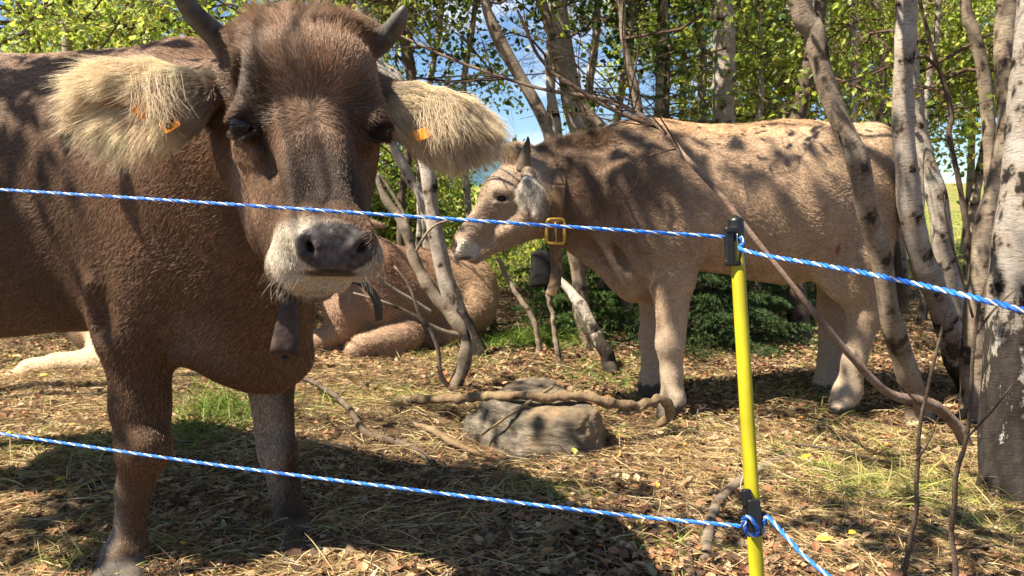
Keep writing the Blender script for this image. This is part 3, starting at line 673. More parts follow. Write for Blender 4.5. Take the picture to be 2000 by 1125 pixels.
# ======== cow two: pale brown, standing side-on under the trees
def cow2(f):
    Y = A([0, 1., 0]); Z0 = 3.62
    f.cap(P(1330, 388, Z0), P(1550, 399, Z0), .322, .360, .05, Y, .86)
    f.cap(P(1550, 388, Z0), P(1648, 370, Z0), .345, .275, .08, Y, .88)
    f.cap(P(1280, 272, Z0), P(1700, 262, Z0), .035, .035, .08)
    f.ell(P(1240, 268, Z0), (.14, .08, .07), .1)
    for z, s in ((3.40, -1), (3.84, 1)):
        f.ell(P(1615, 272, z+s*-.02), (.06, .05, .05), .08)
        f.cap(P(1250, 370, z+s*-.03), P(1305, 455, z), .15, .14, .09, Y, .6)
    f.ell(P(1712, 285, Z0), (.09, .10, .08), .08)
    # near hind
    f.cap(P(1668, 390, 3.50), P(1674, 515, 3.46), .205, .150, .07, Y, .62)
    f.cap(P(1640, 460, 3.44), P(1660, 540, 3.45), .12, .12, .06, Y, .7)
    f.cap(P(1674, 520, 3.46), P(1690, 605, 3.46), .125, .080, .04)
    f.ell(P(1696, 602, 3.46), (.072, .05, .085), .03)
    f.cap(P(1688, 615, 3.46), P(1668, 705, 3.45), .074, .050, .03)
    f.cap(P(1668, 705, 3.45), P(1659, 758, 3.45), .050, .056, .03)
    f.cap(P(1655, 765, 3.44), P(1646, 785, 3.41), .066, .060, .02)
    for s in (-1, 1): f.cap(P(1643, 790, 3.41+s*.035), P(1632, 800, 3.38+s*.05), .042, .032, .008)
    # far hind
    f.cap(P(1645, 400, 3.76), P(1640, 515, 3.80), .19, .12, .07, Y, .6)
    f.cap(P(1640, 515, 3.80), P(1628, 600, 3.80), .11, .076, .04)
    f.cap(P(1628, 600, 3.80), P(1620, 700, 3.80), .072, .052, .03)
    f.cap(P(1620, 700, 3.80), P(1612, 750, 3.78), .052, .058, .03)
    f.cap(P(1610, 752, 3.78), P(1600, 775, 3.74), .058, .050, .02)
    # near fore
    f.cap(P(1308, 450, 3.44), P(1312, 540, 3.44), .155, .105, .07, Y, .7)
    f.cap(P(1312, 540, 3.44), P(1312, 635, 3.44), .092, .068, .04)
    f.ell(P(1309, 665, 3.43), (.068, .06, .08), .03)
    f.cap(P(1309, 680, 3.44), P(1312, 730, 3.44), .060, .047, .03)
    f.cap(P(1312, 730, 3.44), P(1314, 775, 3.43), .047, .055, .03)
    f.cap(P(1314, 782, 3.42), P(1306, 800, 3.40), .058, .056, .02)
    for s in (-1, 1): f.cap(P(1304, 802, 3.40+s*.035), P(1296, 812, 3.37+s*.05), .042, .032, .008)
    # far fore
    f.cap(P(1285, 480, 3.80), P(1278, 560, 3.80), .13, .085, .07, Y, .7)
    f.cap(P(1278, 560, 3.80), P(1274, 645, 3.80), .080, .060, .04)
    f.ell(P(1271, 660, 3.79), (.060, .055, .075), .03)
    f.cap(P(1272, 675, 3.80), P(1270, 735, 3.80), .052, .048, .03)
    f.cap(P(1270, 740, 3.79), P(1266, 768, 3.77), .058, .054, .02)
    # chest, brisket, belly, navel
    f.cap(P(1262, 480, Z0), P(1245, 535, 3.58), .21, .115, .06, Y, .8)
    f.cap(P(1125, 478, Z0), P(1235, 562, Z0), .045, .050, .09)
    f.cap(P(1270, 545, Z0), P(1280, 562, Z0), .10, .08, .05)
    f.cap(P(1470, 500, Z0), P(1530, 515, Z0), .09, .07, .08)
    f.cap(P(1640, 470, 3.45), P(1600, 525, 3.50), .035, .03, .06)
    for (a, b) in (((1150, 420, 3.42), (1205, 550, 3.46)), ((1200, 440, 3.40), (1238, 530, 3.43))):
        f.cap(P(a[0], a[1], a[2]+.05), P(b[0]+12, b[1], b[2]+.03), .02, .018, .05)
    # neck and crest
    f.cap(P(1290, 372, Z0), P(1100, 378, 3.60), .285, .205, .09, Y, .72)
    f.cap(P(1100, 378, 3.60), P(1050, 375, 3.58), .20, .15, .08, Y, .75)
    f.cap(P(1045, 315, 3.60), P(1240, 268, Z0), .045, .045, .08)
    # head
    f.cap(P(1022, 345, 3.57), P(986, 378, 3.55), .098, .104, .05, Y, .85)
    f.ell(P(1004, 306, 3.57), (.055, .07, .045), .04)
    f.cap(P(984, 395, 3.55), P(914, 462, 3.54), .098, .052, .05, Y, .85)
    f.cap(P(905, 474, 3.54), P(898, 490, 3.54), .044, .040, .03, Y, 1.2)
    f.cap(P(912, 492, 3.54), P(926, 503, 3.54), .034, .028, .02)
    f.cap(P(1050, 425, 3.56), P(945, 488, 3.54), .085, .036, .05, Y, .85)
    f.cap(P(1040, 420, 3.50), P(985, 455, 3.49), .055, .03, .05)
    f.cap(P(968, 372, 3.465), P(998, 374, 3.465), .017, .015, .02)
    f.ell(P(979, 389, 3.452), (.028, .02, .018), .01, sub=True)
    f.cap(P(966, 395, 3.46), P(992, 394, 3.46), .007, .007, .008)
    f.ell(P(890, 481, 3.492), (.012, .02, .015), .008, sub=True)
    f.cap(P(884, 497, 3.50), P(925, 508, 3.49), .004, .004, .006, sub=True)
    # ears
    r = rotm([(1, .1, -.25), (.1, 1, 0), (.25, 0, 1)])
    f.cap(P(1030, 338, 3.47), P(1030, 352, 3.43), .028, .026, .02)
    f.ell(P(1034, 372, 3.41), (.044, .018, .062), .015, r); f.cap(P(1036, 385, 3.405), P(1044, 412, 3.40), .024, .008, .015)
    f.ell(P(1038, 378, 3.385), (.020, .014, .052), .01, r, sub=True)
    f.ell(P(975, 300, 3.72), (.05, .05, .03), .02)
    f.cap(P(1745, 290, Z0), P(1752, 520, 3.60), .028, .02, .03)
def cow2_col(p):
    c = np.repeat(A([[.52, .37, .24]]), len(p), 0); n = sn(p, 2.6, 21)
    c = mixc(c, (.40, .275, .18), np.clip(.35+.5*n, 0, 1))
    front = np.clip((P(1420, 400, 3.4)[0]-p[:, 0]+.15*sn(p, 4, 22))/.5, 0, 1)
    c = mixc(c, (.125, .072, .044), front*np.clip((p[:, 2]-.62)*3, 0, 1)*.92)
    c = mixc(c, (.50, .30, .15), blob(p, P(1420, 240, 3.6), (.65, .5, .10), .6)*.6)
    c = mixc(c, (.46, .36, .26), np.clip((.60-p[:, 2])*3, 0, 1)*.85)
    c = mixc(c, (.55, .42, .28), blob(p, P(1560, 560, 3.5), (.35, .4, .18), .6)*.7)
    c = mixc(c, (.15, .09, .06), blob(p, P(1100, 400, 3.5), (.22, .4, .30), .7)*.55)
    hd = blob(p, P(975, 400, 3.5), (.30, .4, .32), .25)
    c = mixc(c, (.45, .335, .235), hd); c = mixc(c, (.20, .12, .085), blob(p, P(948, 415, 3.45), (.08, .12, .06), .6)*.6)
    c = mixc(c, (.70, .63, .52), np.maximum(blob(p, P(908, 488, 3.54), (.080, .12, .068), .3), 0))
    c = mixc(c, (.10, .06, .05), np.maximum(blob(p, P(884, 480, 3.5), (.022, .12, .04), .3), blob(p, P(905, 505, 3.5), (.05, .1, .010), .5)*.8))
    c = mixc(c, (.05, .03, .025), blob(p, P(979, 389, 3.45), (.034, .04, .020), .4))
    c = mixc(c, (.66, .58, .46), blob(p, P(1032, 378, 3.39), (.062, .05, .115), .3)); c = mixc(c, (.12, .07, .05), blob(p, P(1047, 372, 3.40), (.016, .05, .05), .5)*.8)
    c = mixc(c, (.48, .33, .19), blob(p, P(1002, 305, 3.57), (.10, .14, .08), .5)*.8)
    c = mixc(c, (.20, .12, .08), blob(p, P(1309, 672, 3.40), (.05, .04, .06), .6)*.45)
    c = mixc(c, (.10, .08, .065), (p[:, 2] < .06)*1.)
    c = mixc(c, (.30, .09, .04), blob(p, P(1633, 485, 3.36), (.012, .05, .032), .3))
    return np.clip(c, .004, 1)
V2, Q2, N2 = split_nets(cow2, ((-.35, 3.05, -.03), (2.05, 4.15, 1.42)), .012, ((-.35, 3.25, .62), (.22, 3.95, 1.30)), .0062)
cow_b = empty('cow', P(1480, 800, 3.6)*A([1, 1, 0]), 'pale brown horned cow standing side-on behind the yellow post, wearing a leather bell collar', 'cow')
mesh('body', V2, [Q2], M_SKIN, cow_b, col=cow2_col(V2)*.85)
def ear2(p): return blob(p, P(1034, 380, 3.39), (.075, .05, .115), .12)
def flow2(p, n):
    d = np.repeat(A([[1., 0, -.35]]), len(p), 0)
    leg = np.clip((.60-p[:, 2])*6, 0, 1)[:, None]; d = d*(1-leg)+A([0, 0, -1.])*leg
    hd = blob(p, P(975, 400, 3.5), (.32, .4, .34), .2)[:, None]; d = d*(1-hd)+A([-.45, 0, -.6])*hd*-1+0*hd
    d = d+sn(p, 7, 23)[:, None]*A([.3, .1, .8])+sn(p, 12, 24)[:, None]*A([-.2, .2, .6])
    return nrm(d-n*(d*n).sum(1, keepdims=True))
r_ = np.random.default_rng(12)
R, N = scatter(V2, Q2, N2, 170000, lambda c, n: fade_back(c, n)*(1+1.6*(c[:, 0] < .2))*(ear2(c) < .3)*(c[:, 2] > .065)*(1-blob(c, P(979, 389, 3.45), (.026, .04, .016), .1)), 23)
col = cow2_col(R)*(.55+.85*r_.random(len(R))**1.3)[:, None]*(1+.18*sn(R, 14, 53)+.12*sn(R, 35, 54))[:, None]
hd = blob(R, P(975, 400, 3.5), (.30, .4, .32), .2); poll = blob(R, P(1004, 300, 3.57), (.10, .14, .07), .4); crest = blob(R, P(1150, 280, 3.6), (.30, .12, .07), .4)
ln = .015*(1-hd*.5)+.02*poll+.018*crest
d = flow2(R, N); d = nrm(d+(poll+crest)[:, None]*A([0, 0, 1.0]))
ln = ln*(1-.72*np.clip((.66-R[:, 2])*5, 0, 1))
hair('coat', R, d+r_.normal(size=d.shape)*.2, N, ln*(.7+.6*r_.random(len(R))), .0008, col, M_HAIR, cow_b, 4, .10, .10, 0, 7, gain=1.15, clump=.14*(1-hd)+.3*poll, cell=.022)
R, N = scatter(V2, Q2, N2, 6000, lambda c, n: ear2(c), 24)
d = A([.1, -.1, -1.])+(R-P(1038, 370, 3.42))*A([9, 0, 6])+sn(R, 40, 77)[:, None]*A([.5, .2, .2]); hair('ear_hair', R, d+r_.normal(size=d.shape)*.15, N, .030*(.5+.8*r_.random(len(R))), .0006, A([[.80, .72, .60]])*(1+.2*sn(R, 60, 78))[:, None]*(.75+.3*r_.random(len(R)))[:, None], M_PALEHAIR, cow_b, 5, .3, .2, .1, 8)
eye(P(979, 389, 3.475), .021, cow_b)
horn([(1022, 332, 3.50, 15), (1024, 312, 3.49, 12.5), (1028, 292, 3.48, 8.5), (1031, 276, 3.47, 4.5), (1031, 267, 3.47, 1.5)], cow_b, M_HORN2)
horn([(988, 312, 3.66, 11), (978, 305, 3.72, 9), (968, 300, 3.76, 6), (965, 292, 3.78, 3)], cow_b, M_HORN2)
# tail brush
k_ = 1500; R = np.stack([P(1752+r_.normal()*3, 470+r_.random()*60, 3.58) for _ in range(k_)])
hair('tail_hair', R, A([0, 0, -1])+r_.normal(size=(k_, 3))*.08, np.repeat(A([[0, -1., 0]]), k_, 0), .22, .0012, A([[.20, .13, .08]])*(.6+.7*r_.random(k_))[:, None], M_HAIR, cow_b, 5, .05, .1, 0, 9)
# its collar
col_b = empty('bell_collar', P(1086, 440, 3.4), 'brown leather collar with a brass buckle and black bell round the pale brown cow', 'collar')
th = np.linspace(0, 2*pi, 13)[:-1]+.3; cc = P(1086, 388, 3.60)
ring = [cc+A([.012*np.sin(t), -.178*np.cos(t), .205*np.sin(t)]) for t in th]
V, F = band(ring, (1, 0, 0), .058, .006, 90, close=True); mesh('strap', V, F, M_LEATHER2, col_b)
V, F = band([P(1086, 430, 3.405), P(1085, 470, 3.40), P(1087, 520, 3.41), P(1084, 550, 3.40), P(1074, 578, 3.37)], (1, .1, 0), [.058, .056, .055, .052, .046], .006, 40); mesh('strap_end', V, F, M_LEATHER2, col_b)
bk = [P(1085+17*x, 452+23*y, 3.385) for x, y in ((-1, -.7), (-.7, -1), (.7, -1), (1, -.7), (1, .7), (.7, 1), (-.7, 1), (-1, .7), (-1, -.7))]
X, R_ = resample(bk, [.0075]*9, 50); V, F, U = tubes(X, R_, 10, False); bo = mesh('buckle', V, F, M_BRASS, col_b)
V, F, U = tubes(*resample([P(1085, 434, 3.380), P(1086, 472, 3.375)], [.004, .003], 5), 8); mesh('prong', V, F, M_BRASS, bo)
cow_bell(None, (1064, 490), (1066, 558), .125, .140, .085, M_BELL2, col_b, 3.46, 3.46)

# ======== cow three: lying down with folded forelegs
def cow3(f):
    f.cap(P(735, 572, 5.0), P(885, 578, 5.35), .305, .325, .06, nrm(A([.5, -1, 0])), .9)
    f.cap(P(700, 560, 4.95), P(680, 600, 4.88), .23, .16, .08)
    f.cap(P(672, 600, 4.86), P(672, 640, 4.84), .10, .075, .06)
    f.cap(P(720, 520, 4.95), P(655, 470, 4.85), .20, .14, .08)
    f.cap(P(655, 455, 4.84), P(640, 440, 4.78), .12, .11, .05); f.cap(P(640, 445, 4.78), P(610, 500, 4.62), .09, .055, .05)
    f.ell(P(604, 508, 4.60), (.06, .06, .045), .03)
    f.cap(P(700, 430, 4.9), P(745, 440, 4.92), .03, .02, .03); f.cap(P(600, 425, 4.8), P(560, 435, 4.8), .03, .02, .03)
    f.cap(P(800, 655, 4.80), P(712, 672, 4.66), .090, .070, .05); f.cap(P(712, 674, 4.66), P(692, 686, 4.62), .062, .060, .03)
    f.cap(P(700, 690, 4.66), P(780, 690, 4.72), .045, .04, .03)
    f.cap(P(670, 640, 4.86), P(622, 668, 4.80), .085, .066, .05); f.cap(P(618, 668, 4.80), P(606, 680, 4.76), .06, .052, .03)
    f.cap(P(612, 686, 4.80), P(665, 690, 4.84), .042, .04, .03)
    f.cap(P(920, 600, 5.2), P(870, 650, 5.05), .17, .10, .06); f.cap(P(870, 655, 5.0), P(800, 668, 4.95), .07, .05, .04)
    f.cap(P(940, 560, 5.55), P(965, 640, 5.6), .06, .03, .06)
def cow3_col(p):
    c = np.repeat(A([[.30, .195, .13]]), len(p), 0)*(1+.2*sn(p, 3, 31))[:, None]
    c = mixc(c, (.18, .095, .06), blob(p, P(790, 520, 4.9), (.45, .6, .22), .7)*.8)
    c = mixc(c, (.46, .31, .19), blob(p, P(920, 560, 5.2), (.34, .5, .35), .6)*.9)
    c = mixc(c, (.42, .28, .18), blob(p, P(690, 660, 4.75), (.35, .3, .11), .5)*.7)
    c = mixc(c, (.60, .5, .38), blob(p, P(606, 505, 4.6), (.09, .1, .06), .3)); return np.clip(c, .01, 1)
f3 = Field((-1.6, 4.3, -.03), (.15, 6.0, 1.15), .016); cow3(f3); V3, Q3 = f3.net(); V3 = smooth_mesh(V3, Q3, 1); N3 = vnormals(V3, Q3)
cow_c = empty('cow', P(800, 670, 5.0)*A([1, 1, 0]), 'brown cow lying on the ground with folded forelegs behind the thin birch stems', 'cow')
mesh('body', V3, [Q3], M_SKIN, cow_c, col=cow3_col(V3)*.85)
R, N = scatter(V3, Q3, N3, 55000, lambda c, n: fade_back(c, n), 25); d = A([.6, .3, -.7])-N*(N@A([.6, .3, -.7]))[:, None]
hair('coat', R, d+r_.normal(size=d.shape)*.25, N, .018, .0009, cow3_col(R)*(.65+.65*r_.random(len(R)))[:, None], M_HAIR, cow_c, 3, .25, .1, 0, 10, gain=1.4)
for a in ((622, 462, 4.66), (655, 462, 4.70)): eye(P(*a), .022, cow_c)

# ======== cow four: lying behind cow one, only its hind leg shows
def cow4(f):
    f.cap(P(230, 598, 4.85), P(420, 590, 4.85), .33, .34, .06)
    f.cap(P(440, 560, 4.8), P(510, 500, 4.8), .2, .14, .08); f.cap(P(520, 480, 4.8), P(560, 540, 4.7), .12, .07, .05)
    f.cap(P(225, 640, 4.62), P(205, 698, 4.32), .16, .10, .07)
    f.cap(P(205, 708, 4.28), P(112, 712, 4.22), .090, .062, .05); f.cap(P(112, 714, 4.22), P(62, 722, 4.20), .062, .064, .03)
    f.cap(P(58, 726, 4.19), P(20, 744, 4.16), .056, .046, .03); f.cap(P(20, 744, 4.16), P(-25, 748, 4.12), .046, .046, .02)
    f.cap(P(-30, 746, 4.21), P(-50, 748, 4.19), .045, .035, .01)
    f.cap(P(190, 738, 4.36), P(60, 742, 4.3), .045, .03, .02)
def cow4_col(p):
    c = np.repeat(A([[.60, .44, .27]]), len(p), 0)*(1+.15*sn(p, 4, 41))[:, None]
    return mixc(c, (.30, .20, .12), np.clip((p[:, 2]-.30)*4, 0, 1))
f4 = Field((-3.3, 4.0, -.05), (-1.1, 5.35, 1.0), .014); cow4(f4); V4, Q4 = f4.net(); V4 = smooth_mesh(V4, Q4, 1); N4 = vnormals(V4, Q4)
cow_d = empty('cow', P(300, 700, 4.8)*A([1, 1, 0]), 'cream coloured leg of a cow lying in the grass beyond the dark brown cow', 'cow')
mesh('body', V4, [Q4], M_SKIN, cow_d, col=cow4_col(V4)*.9)
R, N = scatter(V4, Q4, N4, 16000, lambda c, n: fade_back(c, n)*(1+3*(c[:, 2] < .35)), 26); d = A([-.9, 0, -.3])-N*(N@A([-.9, 0, -.3]))[:, None]
hair('coat', R, d+r_.normal(size=d.shape)*.25, N, .012, .0009, cow4_col(R)*(.75+.5*r_.random(len(R)))[:, None], M_HAIR, cow_d, 3, .25, .1, 0, 11, gain=1.0)
k_ = 700; xs = r_.random(k_)
R = np.stack([P(200-190*x, 750+r_.normal()*2.5, 4.05) for x in xs])
hair('tail_hair', R, A([-1, -.05, -.03])+r_.normal(size=(k_, 3))*.10, np.repeat(A([[0, -.3, 1.]]), k_, 0), .14, .0013, A([[.45, .24, .10]])*(.6+.8*r_.random(k_))[:, None], M_HAIR, cow_d, 5, .1, .2, 0, 12)
# ---------------------------------------------------------------- ground, hills
def ground_mat():
    m, t, b, o = newmat('forest_floor'); tc = node(t, 'ShaderNodeTexCoord')
    n1 = node(t, 'ShaderNodeTexNoise', Scale=1.1, Detail=6., Roughness=.6); n2 = node(t, 'ShaderNodeTexNoise', Scale=45., Detail=6., Roughness=.75)
    v = node(t, 'ShaderNodeTexVoronoi', Scale=38.); v2 = node(t, 'ShaderNodeTexVoronoi', Scale=38.)
    for x in (n1, n2, v): t.links.new(tc.outputs['Object'], x.inputs['Vector'])
    c = ramp(t, v.outputs['Color'], [(.1, (.05, .032, .022)), (.45, (.14, .085, .05)), (.7, (.20, .115, .06)), (.95, (.28, .20, .11))])
    c = mix(t, ramp(t, n2.outputs[0], [(.35, 1.), (.55, 0.)]), c, (.035, .024, .017))
    st = ramp(t, n1.outputs[0], [(.45, 0.), (.65, .6)]); c = mix(t, st, c, (.25, .18, .09))
    # meadow grass beyond the wood
    sp = node(t, 'ShaderNodeSeparateXYZ'); t.links.new(tc.outputs['Object'], sp.inputs[0])
    mr = node(t, 'ShaderNodeMapRange'); mr.inputs[1].default_value = 8.; mr.inputs[2].default_value = 11.; t.links.new(sp.outputs['Y'], mr.inputs[0])
    gm = ramp(t, n1.outputs[0], [(.35, (.14, .17, .035)), (.55, (.26, .23, .07)), (.7, (.36, .27, .12))])
    c = mix(t, mr.outputs[0], c, gm)
    t.links.new(c, b.inputs['Base Color']); b.inputs['Roughness'].default_value = .9; b.inputs['Specular IOR Level'].default_value = .1
    ad = node(t, 'ShaderNodeMath', operation='ADD'); t.links.new(n2.outputs[0], ad.inputs[0]); t.links.new(v.outputs['Distance'], ad.inputs[1]); bump(t, b, ad.outputs[0], 1., .02)
    return m
def axis_(lo, hi, fine_lo, fine_hi, st):
    a = np.arange(fine_lo, fine_hi, st); k = np.arange(1, 60)
    g = st*np.cumsum(1.16**k); up = fine_hi+g[g < hi-fine_hi]; dn = fine_lo-g[g < fine_lo-lo]
    return np.concatenate([[lo], dn[::-1], a, up, [hi]])
def hgt(x, y):
    z = gh(x, y)
    z = z+.012*sn(np.stack([x, y, 0*x], -1), 4.5, 61)*np.clip((14-np.hypot(x, y))/6, 0, 1)
    z = z-22*np.clip((y-70)/250, 0, 4)*1.0            # the meadow ends and the land falls to the valley
    return z
xs = axis_(-900, 900, -3.5, 3.5, .05); ys = axis_(-300, 1100, .8, 8, .05)
X, Y = np.meshgrid(xs, ys, indexing='ij'); V = np.stack([X, Y, hgt(X, Y)], -1).reshape(-1, 3)
i = np.arange(len(xs)-1)[:, None]; j = np.arange(len(ys)-1)[None]; n = len(ys)
Q = np.stack([i*n+j, (i+1)*n+j, (i+1)*n+j+1, i*n+j+1], -1).reshape(-1, 4)
tag(mesh('ground', V, [Q], ground_mat(), origin=(0, 0, 0)), kind='structure')
def hill(name, y0, amp, x0, wid, c1, c2, base, seed, sc, dep):
    xs = np.linspace(x0-wid, x0+wid, 120); ys = np.linspace(0, dep, 30); X, Y = np.meshgrid(xs, ys, indexing='ij')
    pr = np.sin(np.clip(Y/dep, 0, 1)*pi)**.8; q = np.stack([X, Y, 0*X], -1)/wid
    Z = base+amp*pr*(.75+.25*sn(q, 6, seed)+.06*sn(q, 30, seed+1))*np.clip(1.15-np.abs(X-x0)/wid, 0, 1)**.5
    V = np.stack([X, Y+y0, Z], -1).reshape(-1, 3); n = len(ys); i = np.arange(len(xs)-1)[:, None]; j = np.arange(n-1)[None]
    Q = np.stack([i*n+j, (i+1)*n+j, (i+1)*n+j+1, i*n+j+1], -1).reshape(-1, 4)
    m, t, b, o = newmat(name); tc = node(t, 'ShaderNodeTexCoord'); nn = node(t, 'ShaderNodeTexNoise', Scale=sc, Detail=8., Roughness=.65); t.links.new(tc.outputs['Object'], nn.inputs['Vector'])
    t.links.new(ramp(t, nn.outputs[0], [(.4, c1), (.6, c2)]), b.inputs['Base Color']); b.inputs['Roughness'].default_value = .95; b.inputs['Specular IOR Level'].default_value = .05
    bump(t, b, nn.outputs[0], .6, 1/sc*.3)
    tag(mesh(name, V, [Q], m, origin=(x0, y0, base)), kind='structure')
hill('meadow_hill', 26, 1.75, -3, 9, (.10, .16, .03), (.34, .30, .09), -.3, 71, .9, 26)
hill('mountain', 5200, 640, -600, 4200, (.045, .10, .13), (.07, .14, .17), -260, 73, .004, 3000)  # blue-green base colour stands in for distance haze; no air is built

# ---------------------------------------------------------------- trees
TREES = 'birch trees of the grove'
def branchlets(rng, base, dirs, lens, r0, droop=.35, n=6, wob=.12):
    """a batch of curved branches -> points (B,n,3), radii (B,n)"""
    B = len(base); t = np.linspace(0, 1, n)[None, :, None]; d = nrm(dirs)
    w1 = rng.normal(size=(B, 1, 3))*wob; w2 = rng.normal(size=(B, 1, 3))*wob; L = np.asarray(lens)[:, None, None]
    X = base[:, None]+L*(d[:, None]*t+w1*np.sin(t*pi)+w2*np.sin(t*2*pi)*.5); X[..., 2] -= (L*droop*t*t)[..., 0]
    R = np.broadcast_to(np.asarray(r0), (B,))[:, None]*(1-.75*np.linspace(0, 1, n)[None])
    return X, R
def pick(X, R, rng, k, lo=.25, hi=1.):
    """k points on each branch with the local direction"""
    B, n, _ = X.shape; t = rng.uniform(lo, hi, (B, k))*(n-1); i = np.minimum(t.astype(int), n-2); f = (t-i)[..., None]
    b = np.arange(B)[:, None]; p = X[b, i]*(1-f)+X[b, i+1]*f; d = nrm(X[b, i+1]-X[b, i]); r = R[b, i]
    return p.reshape(-1, 3), d.reshape(-1, 3), r.reshape(-1)
def leaves(rng, P0, size, cols, jit=.5, fold=.25, down=.5):
    """kite-shaped, folded leaves at P0 -> V, F, colours"""
    n = len(P0); s = size*rng.uniform(.65, 1.25, (n, 1))
    a = nrm(rng.normal(size=(n, 3))*jit+rng.normal(size=(n, 3))*A([1, 1, .3])*.6+A([0, 0, -down])); u = nrm(np.cross(a, rng.normal(size=(n, 3)))); w_ = np.cross(a, u)
    b0 = P0; tip = P0+a*s; mid = P0+a*s*.42
    l = mid+u*s*.36+w_*s*fold*.5; r = mid-u*s*.36+w_*s*fold*.5
    l2 = P0+a*s*.12+u*s*.20; r2 = P0+a*s*.12-u*s*.20
    V = np.stack([b0, l2, l, tip, r, r2], 1).reshape(-1, 3); i = np.arange(n)[:, None]*6
    F = np.concatenate([i+A([[0, 1, 2, 3]]), i+A([[0, 3, 4, 5]])])
    c = A(cols)[rng.integers(0, len(cols), n)]*rng.uniform(.7, 1.3, (n, 1))
    return V, F, np.repeat(c, 6, 0)
GREENS = [(.24, .31, .035), (.31, .37, .05), (.38, .42, .06), (.16, .23, .035), (.46, .44, .08), (.27, .33, .08)]
LIME = [(.42, .53, .07), (.36, .47, .06), (.50, .57, .10), (.27, .37, .06), (.58, .55, .10), (.46, .54, .20)]
DARKG = [(.05, .095, .022), (.07, .12, .028), (.04, .08, .02), (.10, .15, .035)]
def foliage(rng, tree, starts, dirs, lens, r0, cols, nleaf, size, ntw=9, twl=.45, mat=M_TWIG, droop=.3, far=False, spread=.05, lo=.25):
    B, Rb = branchlets(rng, starts, dirs, lens, r0, droop)
    p, d, r = pick(B, Rb, rng, ntw, lo); m = len(p)
    T, Rt = branchlets(rng, p, d+rng.normal(size=(m, 3))*.65+A([0, 0, -.25]), twl*rng.uniform(.5, 1.2, m), np.minimum(r*.6, .004), .35, 5, .15)
    V, F, U = join([tubes(B, Rb, 5), tubes(T, Rt, 3, False)])
    mesh('branches', V, F, mat, tree, vec=U)
    q, _, _ = pick(T, Rt, rng, nleaf, .1); q = q+rng.normal(size=q.shape)*spread
    V, F, c = leaves(rng, q, size, cols); mesh('crown', V, [F], M_LEAF, tree, smooth=False, col=c)
    return B
def trunk(ctrl, mat, name='trunk', rough=.15, n=90, ext=0., k=14, seed=1, parent=None, flare=True):
    """ctrl: (px, py, Z, width px) from the top down to the root"""
    pts = [P(a, b, z) for a, b, z, w_ in ctrl]; rad = [w_*z/FPX/2 for a, b, z, w_ in ctrl]
    if ext > 0:
        d = nrm(pts[0]-pts[1]); d = nrm(d*A([.6, .6, 1])+A([0, 0, .5])); pts = [pts[0]+d*ext, pts[0]+d*ext*.5]+pts; rad = [rad[0]*.4, rad[0]*.75]+rad
    b = pts[-1]; g = float(gh(b[0], b[1]))
    if flare and b[2] < .4:
        pts[-1] = A([b[0], b[1], g+.05]); pts.append(A([b[0], b[1], g-.10])); rad[-1] *= 1.0; rad.append(rad[-1]*1.35)
    X, R = resample(pts, rad, n); rng = np.random.default_rng(seed)
    X[:, :2] += np.stack([np.interp(np.linspace(0, 1, n), np.linspace(0, 1, 14), rng.normal(size=14)*.22) for _ in range(2)], -1)*R[:, None]
    V, F, U = tubes(X, R, k, True, rough, seed)
    return V, F, U, X, R
def tree(name, ctrl, mat, label, cat='tree', grp=TREES, ext=2.5, seed=1, fol=None, stubs=0, **kw):
    V, F, U, X, R = trunk(ctrl, mat, seed=seed, ext=ext, **kw); base = X[-1]*A([1, 1, 0])
    t = empty(name, base, label, cat, grp); mesh('trunk', V, F, mat, t, vec=U)
    if fol:
        rng = np.random.default_rng(seed+50); nb, z0, z1, ln, cols, nl, size = fol[:7]; opt = fol[7] if len(fol) > 7 else {}
        zs = rng.uniform(z0, z1, nb); o = np.argsort(X[:, 2]); st = np.stack([np.interp(zs, X[o, 2], X[o, a]) for a in range(3)], -1)
        az = rng.uniform(0, 2*pi, nb); el = rng.uniform(.0, .8, nb); d = np.stack([np.cos(az), np.sin(az), el], -1)
        foliage(rng, t, st, d, rng.uniform(.6, 1.2, nb)*ln, .011, cols, nl, size, **opt)
    return t, X, R
# the birches that frame cow two, from the edge of the picture inwards
tree('birch_tree', [(2026, -30, 2.62, 62), (2020, 150, 2.60, 68), (2004, 290, 2.60, 80), (1986, 430, 2.58, 92), (1990, 600, 2.58, 100), (1992, 760, 2.56, 108), (1990, 880, 2.55, 118), (1990, 960, 2.52, 130)], M_BIRCHBIG,
     'thick white birch with a black cracked foot at the picture edge', ext=3, seed=2, fol=(9, 2.4, 4.5, 1.3, GREENS, 12, .035), rough=.09)
tree('birch_tree', [(1975, -30, 3.3, 34), (1962, 150, 3.3, 38), (1950, 300, 3.3, 40), (1930, 430, 3.3, 44), (1918, 560, 3.3, 48), (1915, 680, 3.3, 52), (1908, 800, 3.28, 58)], M_BIRCHTAN,
     'tan barked birch rising just behind the thick white birch', seed=3, fol=(8, 2.2, 4.5, 1.2, GREENS, 12, .035))
tree('birch_tree', [(1770, -30, 3.3, 37), (1772, 120, 3.3, 37), (1768, 260, 3.32, 39), (1775, 380, 3.35, 41), (1795, 480, 3.4, 44), (1818, 570, 3.5, 46), (1862, 690, 3.6, 50), (1893, 775, 3.7, 56)], M_BIRCH,
     'grey white birch leaning across the rump of the pale brown cow', seed=4, fol=(8, 2.3, 4.5, 1.2, GREENS, 12, .035))
